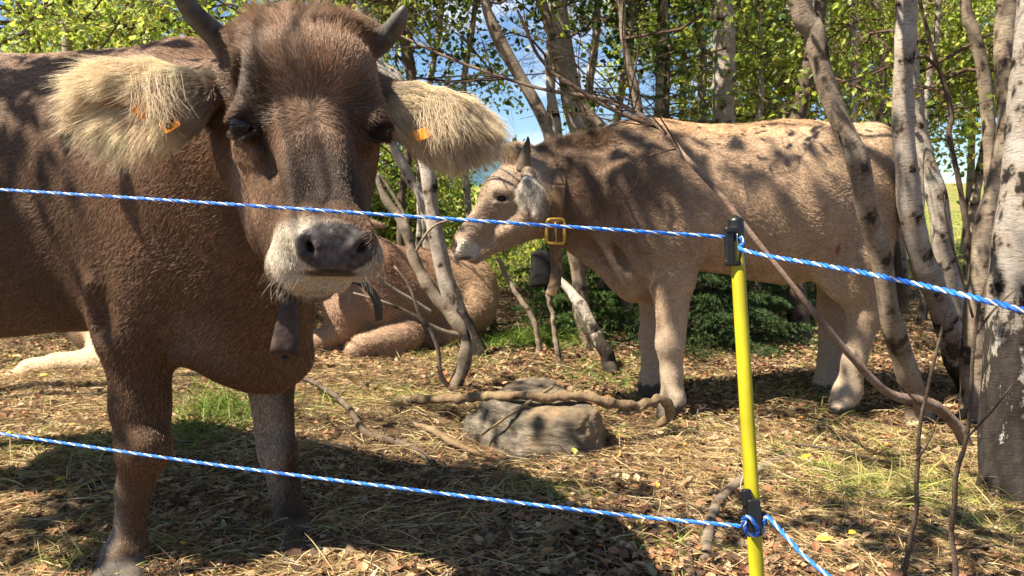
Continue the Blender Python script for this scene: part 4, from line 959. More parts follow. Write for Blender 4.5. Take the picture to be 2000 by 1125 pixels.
tree('birch_tree', [(1560, -40, 3.0, 40), (1590, 60, 3.0, 38), (1602, 140, 3.0, 38), (1640, 250, 3.0, 40), (1672, 330, 3.0, 42), (1692, 420, 3.05, 40), (1722, 500, 3.1, 38), (1742, 600, 3.15, 38), (1765, 700, 3.25, 41), (1792, 800, 3.36, 50)], M_BIRCHTAN,
     'tan birch with peeling bark bending over the flank of the pale brown cow', seed=5, fol=(9, 2.1, 4.5, 1.3, GREENS, 12, .035), rough=.13)
tree('birch_tree', [(1772, -30, 4.3, 14), (1780, 130, 4.3, 24), (1790, 240, 4.3, 30), (1806, 310, 4.3, 36), (1828, 400, 4.3, 38), (1845, 500, 4.35, 36), (1868, 600, 4.4, 38), (1900, 680, 4.45, 42)], M_BIRCH,
     'curved smooth white birch between the leaning grey birch and the thick edge birch', seed=6, fol=(9, 1.6, 4.0, 1.3, LIME, 14, .04))
tree('birch_tree', [(1880, -30, 3.9, 20), (1900, 60, 3.9, 22), (1920, 140, 3.9, 24), (1934, 250, 3.9, 25), (1935, 360, 3.9, 25), (1925, 480, 3.9, 24), (1924, 620, 3.9, 28), (1926, 730, 3.9, 34)], M_BIRCHTAN,
     'slim birch that leans to the sky beside the tan edge birch', seed=7, fol=(8, 1.7, 4.0, 1.2, LIME, 14, .04))
tree('sapling', [(1795, -20, 4.0, 6), (1820, 90, 4.0, 8), (1850, 180, 4.0, 9), (1858, 230, 4.0, 10), (1852, 262, 4.0, 10), (1868, 340, 4.0, 10), (1884, 430, 4.0, 11), (1896, 560, 4.0, 12), (1902, 700, 4.0, 14)], M_BIRCHDARK,
     'thin crooked dark sapling in front of the bright leaves', cat='sapling', seed=8, ext=1., fol=(6, 1.2, 3.0, .8, LIME, 10, .04))
tree('birch_tree', [(1605, -30, 5.2, 22), (1588, 90, 5.2, 24), (1570, 180, 5.2, 28), (1560, 260, 5.2, 30), (1552, 420, 5.2, 32), (1556, 668, 5.2, 40)], M_BIRCHDARK,
     'grey stemmed birch standing behind the back of the pale brown cow', seed=9, ext=2.5, fol=(12, 1.5, 4.2, 1.4, GREENS, 14, .045))
tree('birch_tree', [(1408, -30, 5.8, 36), (1412, 100, 5.8, 38), (1416, 230, 5.8, 42), (1420, 420, 5.8, 44), (1424, 640, 5.8, 50)], M_BIRCH,
     'straight white birch rising behind the shoulder of the pale brown cow', seed=10, ext=3, fol=(10, 1.9, 5., 1.5, GREENS, 14, .045))
tree('birch_tree', [(1082, -30, 6.0, 40), (1092, 60, 6.0, 42), (1104, 140, 6.0, 42), (1122, 210, 6.0, 38), (1150, 290, 6.0, 36), (1185, 420, 6.0, 40), (1215, 630, 6.0, 50)], M_BIRCH,
     'white birch leaning away above the crest of the pale brown cow neck', seed=11, ext=2.5, fol=(12, 2.0, 4.5, 1.6, DARKG+GREENS[:2], 14, .055))
tree('birch_tree', [(945, -30, 5.0, 20), (962, 40, 5.0, 22), (995, 110, 5.0, 22), (1035, 180, 5.0, 23), (1062, 240, 5.0, 24), (1082, 310, 5.0, 26), (1120, 480, 5.0, 28), (1150, 680, 5.0, 34)], M_BIRCHTAN,
     'slender tan birch leaning over the horn of the pale brown cow', seed=12, ext=2, fol=(10, 2.0, 4.2, 1.4, DARKG+GREENS[:2], 13, .055))
tree('birch_tree', [(1050, -30, 5.4, 18), (1080, 80, 5.4, 20), (1110, 150, 5.4, 20), (1150, 220, 5.4, 20), (1190, 300, 5.4, 22), (1230, 660, 5.4, 30)], M_BIRCHTAN,
     'slim birch crossing in front of the leaning white birch', seed=13, ext=2, fol=(8, 2.0, 4.2, 1.3, DARKG, 13, .055))
tree('birch_tree', [(1076, 130, 5.7, 14), (1078, 200, 5.7, 18), (1090, 280, 5.7, 20), (1096, 420, 5.7, 22), (1100, 640, 5.7, 26)], M_BIRCH,
     'short pale birch stem just behind the collar strap of the pale brown cow', seed=14, ext=.6, fol=(5, 1.8, 2.4, .6, DARKG, 10, .05))
tree('birch_tree', [(1212, -30, 5.0, 14), (1218, 60, 5.0, 15), (1228, 130, 5.0, 16), (1246, 210, 5.0, 17), (1262, 320, 5.0, 18), (1285, 680, 5.0, 26)], M_BIRCHTAN,
     'pencil thin pale birch above the withers of the pale brown cow', seed=15, ext=1.5, fol=(8, 1.9, 3.6, 1.1, DARKG+GREENS[:3], 12, .05))
# the forked stems in the middle
t_, X_, R_ = tree('birch_tree', [(700, 10, 4.75, 14), (735, 120, 4.72, 26), (775, 155, 4.7, 27), (806, 215, 4.7, 26), (835, 320, 4.7, 28), (850, 450, 4.7, 30), (872, 540, 4.7, 34), (905, 630, 4.7, 38), (925, 695, 4.7, 46)], M_BIRCH,
     'white birch leaning beside the lying cow, seen past the muzzle', seed=16, ext=1.6, fol=(12, 1.9, 3.6, 1.3, LIME[:4]+GREENS, 13, .045))
tree('birch_tree', [(758, -30, 5.8, 18), (785, 60, 5.8, 20), (802, 130, 5.8, 20), (806, 200, 5.8, 18), (800, 300, 5.8, 16), (785, 420, 5.8, 16), (775, 640, 5.8, 22)], M_BIRCHDARK,
     'brown stemmed birch rising behind the horn of the dark brown cow', seed=17, ext=2, fol=(10, 1.7, 3.8, 1.2, LIME+GREENS, 13, .045))
V, F, U, X, R = trunk([(735, 340, 3.9, 12), (760, 400, 3.9, 17), (793, 445, 3.9, 20), (803, 500, 3.88, 22), (850, 580, 3.86, 23), (893, 640, 3.84, 25), (910, 700, 3.82, 26), (888, 768, 3.82, 30)], M_BIRCHTAN, seed=18)
t_ = empty('sapling', X[-1]*A([1, 1, 0]), 'bare crooked forked sapling in front of the lying cow', 'sapling'); mesh('trunk', V, F, M_BIRCHTAN, t_, vec=U)
for c in ([(842, 612, 3.85, 12), (800, 585, 3.8, 11), (760, 560, 3.76, 9), (737, 538, 3.74, 7)], [(905, 655, 3.83, 12), (860, 645, 3.8, 10), (800, 612, 3.75, 8), (750, 590, 3.7, 6), (690, 572, 3.7, 4)],
          [(885, 762, 3.82, 12), (862, 735, 3.8, 10), (855, 680, 3.78, 9), (838, 640, 3.77, 8), (822, 622, 3.76, 8), (800, 560, 3.76, 6), (770, 520, 3.75, 4)],
          [(800, 480, 3.88, 9), (790, 420, 3.9, 7), (745, 345, 3.9, 5)], [(803, 505, 3.88, 7), (850, 440, 3.85, 5), (930, 425, 3.8, 3)]):
    V, F, U = tubes(*resample([P(a, b, z) for a, b, z, w_ in c], [w_*z/FPX/2 for a, b, z, w_ in c], 24), 7, True, .1); mesh('branch', V, F, M_BIRCHTAN, t_, vec=U)
tree('birch_tree', [(765, 275, 5.3, 18), (800, 345, 5.3, 24), (832, 420, 5.3, 26), (860, 640, 5.3, 34)], M_BIRCH, 'short leaning white birch below the furry ear of the dark brown cow', seed=19, ext=1.2, fol=(6, 1.6, 2.4, .8, GREENS, 12, .04))
V, F, U, X, R = trunk([(1090, 545, 4.5, 16), (1120, 580, 4.4, 20), (1150, 620, 4.35, 24), (1192, 672, 4.3, 28)], M_BIRCH, seed=20)
t_ = empty('birch_stump', X[-1]*A([1, 1, 0]), 'short leaning white birch stem under the neck of the pale brown cow', 'stump'); mesh('trunk', V, F, M_BIRCH, t_, vec=U)
for c, lab in (([(972, 505, 4.9, 8), (1000, 560, 4.85, 10), (1040, 620, 4.8, 11), (1052, 660, 4.8, 12)], 'thin bare leaning stick near the muzzle of the pale brown cow'),
               ([(1068, 575, 4.6, 8), (1078, 610, 4.6, 9), (1090, 650, 4.6, 12)], 'thin bare upright stick under the bell of the pale brown cow')):
    V, F, U, X, R = trunk(c, M_BIRCHTAN, seed=21, k=8); t_ = empty('sapling', X[-1]*A([1, 1, 0]), lab, 'sapling'); mesh('trunk', V, F, M_BIRCHTAN, t_, vec=U)

# slim pale stems and their bare twigs between the bigger birches
for q, (x0, x1, x2, z, w_, lab) in enumerate(((930, 905, 925, 6.6, 12, 'slim pale stem in the sky gap before the horn of the pale brown cow'), (1165, 1150, 1180, 7.0, 16, 'slim pale stem between the leaning white birch and the pencil thin birch'), (1300, 1290, 1300, 6.4, 13, 'slim pale stem to the side of the tall dark spruce'),
        (1352, 1372, 1385, 7.2, 17, 'slim pale stem just before the straight white birch'), (1470, 1486, 1480, 6.6, 13, 'slim pale stem just past the straight white birch'), (1655, 1668, 1690, 6.2, 14, 'slim pale stem above the hip of the pale brown cow'), (1835, 1812, 1800, 6.0, 12, 'slim pale stem standing in the bright meadow gap'), (1700, 1722, 1735, 7.0, 18, 'slim pale stem beyond the tail of the pale brown cow'),
        (865, 838, 815, 6.9, 13, 'slim pale stem over the furry ear by the sky gap'), (640, 655, 690, 6.8, 15, 'slim pale stem rising behind the forelock'))):
    t_, X_, R_ = tree('birch_tree', [(x0, -40, z, w_*.8), ((x0+x1)/2+6, 60, z, w_*.9), (x1, 180, z, w_), ((x1+x2)/2-5, 330, z, w_*1.1), (x2, 380+FPX/z*.97, z, w_*1.4)], M_BIRCH, lab, seed=500+q, ext=1.2, n=50, k=9, grp='slim pale birch stems behind the cows')
    rg_ = np.random.default_rng(520+q); nb = 16; ok = np.where((X_[:, 2] > 1.35) & (X_[:, 2] < 3.2))[0]; ii = rg_.choice(ok, nb); az = rg_.uniform(0, 2*pi, nb)
    B_, Rb = branchlets(rg_, X_[ii], np.stack([np.cos(az), np.sin(az)*.6, rg_.uniform(0, 1, nb)], -1), rg_.uniform(.4, 1.1, nb), .005, .25, 7, .07); p, dd, r = pick(B_, Rb, rg_, 6, .25)
    T_, Rt = branchlets(rg_, p, dd+rg_.normal(size=p.shape)*.55, rg_.uniform(.15, .45, len(p)), .0022, .2, 5, .1); V, F, U = join([tubes(B_, Rb, 5), tubes(T_, Rt, 3, False)]); mesh('twigs', V, F, M_ROSY, t_, vec=U)

# the long bent branch that crosses cow two, rooted by the birches
V, F, U, X, R = trunk([(690, 20, 3.4, 3.4), (800, 78, 3.35, 4.2), (900, 122, 3.3, 5.9), (1050, 172, 3.2, 6.7), (1180, 195, 3.1, 7.6), (1280, 242, 2.95, 9.2), (1345, 315, 2.85, 10.1), (1400, 375, 2.8, 10.1), (1465, 455, 2.75, 10.9), (1530, 535, 2.72, 10.9), (1592, 612, 2.72, 13.4), (1665, 700, 2.75, 14.3), (1735, 768, 2.8, 16.8), (1820, 792, 2.85, 21.8), (1885, 850, 2.9, 25.2)], M_ROSY, seed=22, n=110, k=10)
t_ = empty('bent_birch', X[-1]*A([1, 1, 0]), 'long thin bent birch stem slanting across the pale brown cow behind the post', 'sapling'); mesh('trunk', V, F, M_ROSY, t_, vec=U)
rng = np.random.default_rng(77)
ii = rng.integers(8, 52, 26); d = np.stack([rng.uniform(-1.2, .3, 26), rng.normal(size=26)*.4, rng.uniform(-.05, .9, 26)], -1)
B_, Rb = branchlets(rng, X[ii], d, rng.uniform(.3, .9, 26), .0035, .2, 7, .06); p, dd, r = pick(B_, Rb, rng, 4, .2)
T_, Rt = branchlets(rng, p, dd+rng.normal(size=p.shape)*.5, rng.uniform(.1, .35, len(p)), .0014, .1, 4, .08)
V, F, U = join([tubes(B_, Rb, 5), tubes(T_, Rt, 3, False)]); mesh('twigs', V, F, M_TWIG, t_, vec=U)
V, F, U, X, R = trunk([(1010, 20, 3.2, 5), (1060, 120, 3.15, 7), (1130, 175, 3.05, 8), (1200, 215, 3.0, 9), (1290, 250, 2.95, 10)], M_TWIG, seed=23, flare=False, k=8, n=40); mesh('branch', V, F, M_TWIG, t_, vec=U)

# thin dark shoots in front of the edge birch
for c, tw, lab in (([(1848, 600, 1.85, 4), (1838, 650, 1.85, 6), (1812, 760, 1.86, 7), (1795, 850, 1.88, 8), (1788, 1000, 1.9, 10), (1768, 1110, 1.93, 11), (1760, 1180, 1.93, 12)], [((1797, 790), (1765, 760), (1735, 730)), ((1790, 900), (1815, 860), (1835, 810))], 'thin dark bare shoot nearest the yellow post'),
                   ([(1925, 545, 1.8, 4), (1910, 610, 1.8, 7), (1900, 700, 1.8, 7), (1892, 830, 1.82, 8), (1868, 930, 1.85, 10), (1860, 1040, 1.88, 11), (1862, 1190, 1.88, 12)], [((1908, 650), (1945, 600), (1990, 560)), ((1893, 850), (1940, 800), (1985, 740)), ((1900, 620), (1850, 440), (1845, 380))], 'thin dark bare branching shoot in front of the thick edge birch')):
    V, F, U, X, R = trunk(c, M_BIRCHDARK, seed=24, k=8); t_ = empty('bare_shoot', X[-1]*A([1, 1, 0]), lab, 'shoot'); mesh('stem', V, F, M_BIRCHDARK, t_, vec=U)
    for q in tw:
        V, F, U = tubes(*resample([P(a, b, 1.82-.02*i) for i, (a, b) in enumerate(q)], [.0034, .0026, .0012], 14), 5, True, .1); mesh('side_twig', V, F, M_BIRCHDARK, t_, vec=U)

# ---- leafy trees behind: each its own trunk, branches and crown
BK = 'leafy trees behind the cows'
def leafy(x, z, ht, wpx_r, label, cols, seed, nb=16, z0=.6, z1=None, ln=1.3, nl=16, size=.05, mat=M_BIRCHTAN, ntw=12, lean=(0, 0), bias=None, twl=.5, grp=BK, name='leafy_tree', lo=.25):
    rng = np.random.default_rng(seed); g = float(hgt(A([x]), A([z]))[0]); n = 40; s = np.linspace(0, 1, n)
    X = np.stack([x+lean[0]*s+.1*np.sin(s*7+seed), z+lean[1]*s+.1*np.cos(s*6+seed), g+ht*s-.1], -1)[::-1]; R = wpx_r*(1-.8*s)[::-1]
    V, F, U = tubes(X, R, 10, True, .1, seed); t = empty(name, (x, z, g), label, 'tree', grp); mesh('trunk', V, F, mat, t, vec=U)
    zs = g+rng.uniform(z0, z1 or ht*.95, nb); o = np.argsort(X[:, 2]); st = np.stack([np.interp(zs, X[o, 2], X[o, a]) for a in range(3)], -1)
    az = rng.uniform(0, 2*pi, nb); d = np.stack([np.cos(az), np.sin(az), rng.uniform(.1, .9, nb)], -1)
    if bias is not None: d = d+A(bias)
    foliage(rng, t, st, d, rng.uniform(.6, 1.2, nb)*ln, .012, cols, nl, size, ntw=ntw, twl=twl, lo=lo, spread=.06)
    return t
# left: bright birch leaves over the back of cow one
for k, (x, z, ht, lab) in enumerate((( -3.5, 5.7, 4.4, 'bright leaved birch at the picture edge over the back of the dark brown cow'), (-2.3, 6.0, 4.6, 'bright leaved birch above the furry ear by the horn'),
                                    (-4.6, 7.0, 5.0, 'tall bright birch showing behind the hindquarters of the dark brown cow'), (-2.4, 7.2, 5.0, 'tall pale green birch behind the other bright birches'), (-1.15, 6.6, 4.6, 'bright birch behind the hornless side of the poll'))):
    leafy(x, z, ht, .05, lab, LIME, 200+k, nb=26, z0=1.1, z1=3.2 if k < 2 else 3.9, ln=1.35, nl=19, size=.045, ntw=14)
# far green wall on the left and behind the heads
for k, (x, z, ht, c, lab) in enumerate(((-5.2, 11, 7, GREENS, 'far green tree filling the corner beyond the bright birches'), (-2.9, 12, 7.5, LIME, 'far light green tree beyond the horn'), (-1.7, 11.5, 1.5, GREENS, 'low green bushy tree between the cow heads'),
                                        (-7.4, 13, 8, LIME, 'far light green tree at the very edge'), (-1.9, 9.6, 1.7, DARKG+GREENS, 'low dark green bushy tree behind the muzzle'))):
    leafy(x, z, ht, .09, lab, c, 220+k, nb=38, z0=.3, ln=1.6 if ht > 3 else .9, nl=18, size=.07, ntw=14, twl=.7)
# middle: darker leaves against the sky
for k, (x, z, ht, lab) in enumerate(((-.75, 6.6, 4.6, 'dark leaved tree hanging over the gap between the cow heads'), (.45, 7.2, 4.8, 'dark leaved tree above the neck of the pale brown cow'), (.95, 6.7, 4.6, 'dark leaved tree behind the leaning white birch'))):
    leafy(x, z, ht, .05, lab, DARKG+GREENS[:2], 240+k, nb=20, z0=2.35, z1=4., ln=1.2, nl=17, size=.055, ntw=13, bias=(0, 0, .25))
# right: bright wall of leaves
for k, (x, z, ht, c, lab) in enumerate(((2.6, 7.4, 5, LIME, 'bright leafy birch over the rump of the pale brown cow'), (3.9, 7.6, 5, LIME, 'bright leafy birch beyond the slim leaning birch'), (5.0, 8.2, 5, GREENS, 'green leafy birch beyond the thick edge birch'),
                                        (2.0, 9.6, 6, LIME, 'tall light green tree beyond the grey stemmed birch'), (4.3, 10.5, 6.5, GREENS, 'tall green tree closing the view behind the leaning birches'), (6.4, 11, 7, LIME, 'tall light green tree at the far edge'))):
    leafy(x, z, ht, .06, lab, c, 260+k, nb=32, z0=1.55 if z < 9 else 1.5, z1=3.4 if z < 9 else 5, ln=1.4, nl=21, size=.052 if z < 9 else .075, ntw=14, twl=.6)
# low bushes
def bush(x, z, r, h, cols, label, seed, size=.04, n=2600, cat='bush', grp='bushes between the trees'):
    rng = np.random.default_rng(seed); g = float(hgt(A([x]), A([z]))[0]); t = empty('bush', (x, z, g), label, cat, grp); nb = 40
    az = rng.uniform(0, 2*pi, nb); d = np.stack([np.cos(az)*r/h, np.sin(az)*r/h, rng.uniform(.5, 1.2, nb)], -1)
    foliage(rng, t, np.repeat(A([[x, z, g]]), nb, 0)+rng.normal(size=(nb, 3))*A([.15, .15, 0]), d, rng.uniform(.6, 1.1, nb)*h, .006, cols, max(4, n//(nb*7)), size, ntw=7, twl=.3*h, spread=.04)
bush(-1.3, 7.6, .9, .95, DARKG+GREENS, 'green bush behind the lying cow', 301, .05); bush(-.55, 8.4, 1., .9, GREENS, 'light bush in the gap below the mountain', 302, .05)
bush(-.1, 12, 1.6, 1.0, GREENS+[(.34, .30, .06)], 'yellow green bush on the far meadow', 303, .08); bush(.9, 7.8, .9, .9, DARKG, 'dark bush beyond the legs of the pale brown cow', 304, .05)
bush(2.4, 7.4, .8, .8, DARKG, 'dark bush beyond the hind legs of the pale brown cow', 305, .05)

# ---- spruces
M_NEEDLE = attr_mat('needles', .6, .3, .1, 20., transl=.15, bmp=0)
def spruce(x, z, ht, rad, label, seed, nwh, cols, z0=.1, needles=46, nsz=.022, subs=12, name='spruce', grp='spruces behind the cows', lvl=None):
    rng = np.random.default_rng(seed); g = float(hgt(A([x]), A([z]))[0]); t = empty(name, (x, z, g), label, 'spruce', grp); s = np.linspace(0, 1, 24)[::-1]
    X = np.stack([x+0*s, z+0*s, g+ht*s], -1); V, F, U = tubes(X, (.012+.014*ht*(1-s))*.8, 8, True, .1); mesh('trunk', V, F, M_BIRCHDARK, t, vec=U)
    hs = np.repeat(np.linspace(z0, .97, nwh), 6)+rng.normal(size=nwh*6)*.008; k = len(hs); az = np.tile(np.arange(6)/6*2*pi, nwh)+np.repeat(rng.uniform(0, 6, nwh), 6)+rng.normal(size=k)*.2
    L_ = rad*(1-hs)**.75*rng.uniform(.75, 1.15, k)+.05; d = np.stack([np.cos(az), np.sin(az), .05+.55*hs**3+0*az], -1)
    B, Rb = branchlets(rng, np.stack([x+0*hs, z+0*hs, g+ht*hs], -1), d, L_, .003+.004*L_, .12, 7, .04)
    tt = np.tile(np.linspace(.18, .97, subs), k); bi = np.repeat(np.arange(k), subs); u = tt*6; i0 = np.minimum(u.astype(int), 5); f = (u-i0)[:, None]
    p = B[bi, i0]*(1-f)+B[bi, i0+1]*f; dd = nrm(B[bi, i0+1]-B[bi, i0]); sd = nrm(np.cross(dd, A([0, 0, 1.])))*np.where(np.arange(len(bi)) % 2, 1, -1)[:, None]
    sl = L_[bi]*.42*(1.05-tt)+.03; T, Rt = branchlets(rng, p, dd*.8+sd+A([0, 0, -.12]), sl, .0016, .12, 4, .05)
    V, F, U = join([tubes(B, Rb, 5), tubes(T, Rt, 3, False)]); mesh('branches', V, F, M_BIRCHDARK, t, vec=U)
    q1, d1, _ = pick(T, Rt, rng, needles, .0); q2, d2, _ = pick(B, Rb, rng, needles*4, .3); q = np.concatenate([q1, q2]); dn = np.concatenate([d1, d2]); n = len(q)
    a = nrm(dn*.9+rng.normal(size=(n, 3))*.75+A([0, 0, .15])); w_ = nrm(np.cross(a, rng.normal(size=(n, 3))))*nsz*.07
    V = np.stack([q-w_, q+w_, q+a*nsz*rng.uniform(.7, 1.2, (n, 1))], 1).reshape(-1, 3); c = A(cols)[rng.integers(0, len(cols), n)]*rng.uniform(.7, 1.3, (n, 1))
    mesh('crown', V, [np.arange(3*n).reshape(-1, 3)], M_NEEDLE, t, smooth=False, col=np.repeat(c, 3, 0))
SPR = [(.035, .07, .02), (.05, .10, .025), (.03, .055, .02), (.07, .12, .03)]
spruce(P(1385, 600, 5.0)[0], 5.0, 1.05, .62, 'young dark spruce under the belly of the pale brown cow', 401, 22, SPR, .04, 60, .03)
spruce(P(1130, 600, 5.4)[0], 5.5, .95, .55, 'small spruce under the dewlap of the pale brown cow', 402, 16, [(.09, .16, .035), (.12, .20, .05)], .04, 50, .03)
spruce(P(1345, 300, 4.9)[0], 5.6, 2.05, .7, 'spruce sapling whose tip rises over the shoulders of the pale brown cow', 403, 13, [(.10, .15, .035), (.06, .10, .025)], .1, 22)
spruce(P(1290, 300, 7.6)[0], 7.6, 7.5, 1.5, 'tall dark spruce beyond the withers of the pale brown cow', 404, 24, SPR, .12, 16, .035, 14)
spruce(P(1480, 300, 8.4)[0], 8.4, 7.5, 1.6, 'tall dark spruce beyond the straight white birch', 405, 24, SPR, .12, 16, .035, 14)
spruce(P(1590, 600, 5.6)[0], 5.9, 1.0, .6, 'little dark spruce beyond the hind legs of the pale brown cow', 406, 16, SPR, .04, 50, .03)
# ---------------------------------------------------------------- rock, log, sticks
def fplane(f, pts):
    g = np.stack(np.meshgrid(*f.ax, indexing='ij'), -1); d = np.full(f.F.shape, -9., np.float32)
    for n_, p_ in pts:
        n_ = nrm(A(n_, dtype=float)); e = (g@n_.astype(np.float32)-float(n_@A(p_))); k = .015; h_ = np.maximum(k-np.abs(d-e), 0)/k; d = np.maximum(d, e)+h_*h_*k*.25
    f.F = d
def rock(name, planes, lo, hi, h, label, seed, mat, amp=.008, grp=None, cat='rock'):
    f = Field(lo, hi, h); fplane(f, planes); V, Q = f.net(); N = vnormals(V, Q)
    lay = sn(V*A([1, 1, 3.]), 8, seed)*.5+np.abs(sn(V, 20, seed+1))*.7+.35*sn(V*A([1, 1, 2.]), 60, seed+2)
    V = V+N*(lay*amp)[:, None]+A([.015, -.07, -.015]); o = mesh(name, V, [Q], mat, origin=((lo[0]+hi[0])/2, (lo[1]+hi[1])/2, 0)); tag(o, label, cat, grp); return o
m, t, b, o = newmat('schist'); tc = node(t, 'ShaderNodeTexCoord'); mp = node(t, 'ShaderNodeMapping'); mp.inputs['Scale'].default_value = (1, 1, 3.5); mp.inputs['Rotation'].default_value = (.1, .15, 0)
t.links.new(tc.outputs['Object'], mp.inputs[0]); n1 = node(t, 'ShaderNodeTexNoise', Scale=11., Detail=9., Roughness=.7); t.links.new(mp.outputs[0], n1.inputs['Vector']); n2 = node(t, 'ShaderNodeTexNoise', Scale=5., Detail=4.); t.links.new(tc.outputs['Object'], n2.inputs['Vector'])
c = ramp(t, n1.outputs[0], [(.34, (.02, .016, .011)), (.46, (.075, .060, .040)), (.57, (.145, .115, .077)), (.72, (.32, .28, .21))]); c = mix(t, ramp(t, n2.outputs[0], [(.5, 0.), (.7, .7)]), c, (.30, .19, .09))
t.links.new(c, b.inputs['Base Color']); b.inputs['Roughness'].default_value = .7; bump(t, b, n1.outputs[0], .9, .02); M_ROCK = m
rock('rock', [((-.04, -.10, 1), (P(1060, 806, 2.88))), ((-.14, -1, .22), P(1060, 850, 2.90)), ((1, -.15, .12), P(1166, 850, 3.0)), ((-1, -.75, .5), P(975, 850, 3.0)), ((.1, 1, .15), (.15, 3.38, .1)), ((0, 0, -1), (0, 0, -.08)),
              ((.75, -1, .35), P(1140, 840, 2.92)), ((-.6, -1, .9), P(990, 835, 2.95)), ((.8, .3, .9), P(1160, 796, 3.1)), ((-.8, .4, .8), P(915, 790, 3.2))],
     (-.45, 2.7, -.1), (.55, 3.6, .32), .007, 'grey brown angular boulder under the gnarled log', 501, M_ROCK, .009)
def stick(name, pts, rads, mat, label, cat='stick', k=9, n=60, rough=.16, grp=None, seed=1, subs=()):
    X, R = resample(pts, rads, n); V, F, U = tubes(X, R, k, True, rough, seed); t = empty(name, X[0]*A([1, 1, 0]), label, cat, grp); mesh('wood', V, F, mat, t, vec=U)
    for sp, sr in subs:
        X, R = resample(sp, sr, 24); V, F, U = tubes(X, R, 7, True, rough, seed); mesh('side_branch', V, F, mat, t, vec=U)
stick('log', [P(758, 783, 3.66), P(830, 780, 3.45), P(900, 778, 3.25), P(1000, 772, 3.02), P(1065, 776, 2.97), P(1135, 774, 2.97), P(1195, 788, 2.98), P(1250, 792, 3.03), P(1288, 779, 3.08), P(1308, 795, 3.1), P(1306, 815, 3.12), P(1284, 832, 3.16)],
      [.017, .019, .019, .018, .019, .020, .022, .018, .018, .019, .018, .014], M_WOOD, 'gnarled dead log with a hooked end lying across the boulder', 'log', 14, 130, .34, seed=2,
      subs=[([P(1262, 792, 3.04), P(1235, 805, 3.0), P(1205, 806, 2.97)], [.014, .011, .006]), ([P(1080, 755, 3.05), P(1010, 800, 2.93), P(940, 850, 2.98)], [.006, .006, .004])])
stick('stick', [G(575, 752, .05), G(625, 785, .06), G(680, 822, .05), G(712, 858, .03), G(760, 868, .02), G(805, 882, .02), G(850, 910, .012)], [.010, .012, .013, .015, .015, .015, .010], M_BIRCHDARK, 'long crooked dark stick lying beside the foreleg of the dark brown cow', seed=3)
stick('stick', [G(795, 838, .02), G(840, 852, .03), G(880, 876, .03), G(935, 893, .01)], [.010, .014, .014, .008], M_WOOD, 'short brown stick on the leaves between the crooked stick and the boulder', seed=4)
stick('stick', [G(1375, 1110, .01), G(1385, 1040, .02), G(1400, 995, .03), G(1440, 955, .03), G(1490, 925, .03), G(1545, 890, .02)], [.016, .017, .018, .020, .018, .014], M_BIRCHTAN, 'bent grey stick lying behind the foot of the yellow post', seed=5)
stick('stick', [G(1610, 965, .02), G(1680, 968, .03), G(1740, 968, .03), G(1830, 1010, .01)], [.006, .008, .009, .006], M_BIRCHTAN, 'straight thin stick in the dry grass by the bare shoots', seed=6)
stick('stick', [G(1525, 880, .05), G(1610, 892, .06), G(1700, 905, .05), G(1790, 918, .03)], [.004, .005, .005, .003], M_BIRCHDARK, 'thin dark stick across the dry grass clump', seed=7)
stick('stick', [G(-30, 1080, .01), G(60, 1050, .03), G(150, 1035, .03), G(215, 1030, .01)], [.010, .012, .012, .008], M_WOOD, 'brown stick under the dry grass at the hoof of the dark brown cow', seed=8)

# ---------------------------------------------------------------- forest floor cover
rg = np.random.default_rng(900)
def floor_points(n, y0=1.2, y1=8.5, power=1.5, seed=0):
    r = np.random.default_rng(seed); u = r.random(n); y = y0*(y1/y0)**(u**(1/power)) if power != 1 else y0+(y1-y0)*u
    x = r.uniform(-.80, .80, n)*y; return x, y
def onz(x, y, up=0): return np.stack([x, y, hgt(x, y)+up], -1)
def clear_rock(x, y): return ~((x > -.16) & (x < .40) & (y > 2.85) & (y < 3.42))
def dead_leaves(n, seed, cols, size, y0, y1, thin=0):
    r = np.random.default_rng(seed); x, y = floor_points(n, y0, y1, 1.3, seed); n = len(x); k = sn(np.stack([x, y, 0*x], -1), 1.6, 91)+.3*r.normal(size=n) > thin; k &= clear_rock(x, y); x, y = x[k], y[k]; n = len(x)
    s = size*r.uniform(.35, 1.5, (n, 1))*np.where(r.random((n, 1)) < .4, .6, 1.); p = onz(x, y, .0)+A([0, 0, 1])*r.uniform(.002, .028, (n, 1)); az = r.uniform(0, 2*pi, n)
    til = r.normal(size=(n, 3))*.33; nn = nrm(A([0, 0, 1.])+til); a = np.stack([np.cos(az), np.sin(az), 0*az], -1); a = nrm(a-nn*(a*nn).sum(1, keepdims=True)); u = np.cross(nn, a)
    cu = r.uniform(-.1, .35, (n, 1)); wd = r.uniform(.26, .42, (n, 1))
    pts = [p, p+a*s*.28+u*s*wd+nn*s*cu, p+a*s*.62+u*s*wd*.8+nn*s*cu*.9, p+a*s+nn*s*cu*.6, p+a*s*.62-u*s*wd*.8+nn*s*cu*.9, p+a*s*.28-u*s*wd+nn*s*cu, p+a*s*.45+nn*s*.05]
    V = np.stack(pts, 1).reshape(-1, 3); i = np.arange(n)[:, None]*7
    F = np.concatenate([i+A([[0, 6, 1, 1]])[:, :3], i+A([[6, 2, 1]]), i+A([[6, 3, 2]]), i+A([[6, 4, 3]]), i+A([[6, 5, 4]]), i+A([[0, 5, 6]])])
    c = A(cols)[r.integers(0, len(cols), n)]*r.uniform(.6, 1.3, (n, 1)); return V, F, np.repeat(c, 7, 0)
BR = [(.36, .17, .085), (.42, .23, .12), (.26, .13, .07), (.46, .30, .17), (.16, .085, .05), (.09, .05, .032), (.36, .24, .14), (.06, .036, .024), (.12, .07, .042), (.44, .34, .21)]
V, F, c = dead_leaves(125000, 901, BR, .029, 1.3, 8., -.32); tag(mesh('leaf_litter', V, [F], M_LITTER, smooth=False, col=c, origin=(0, 3, 0)), kind='stuff')
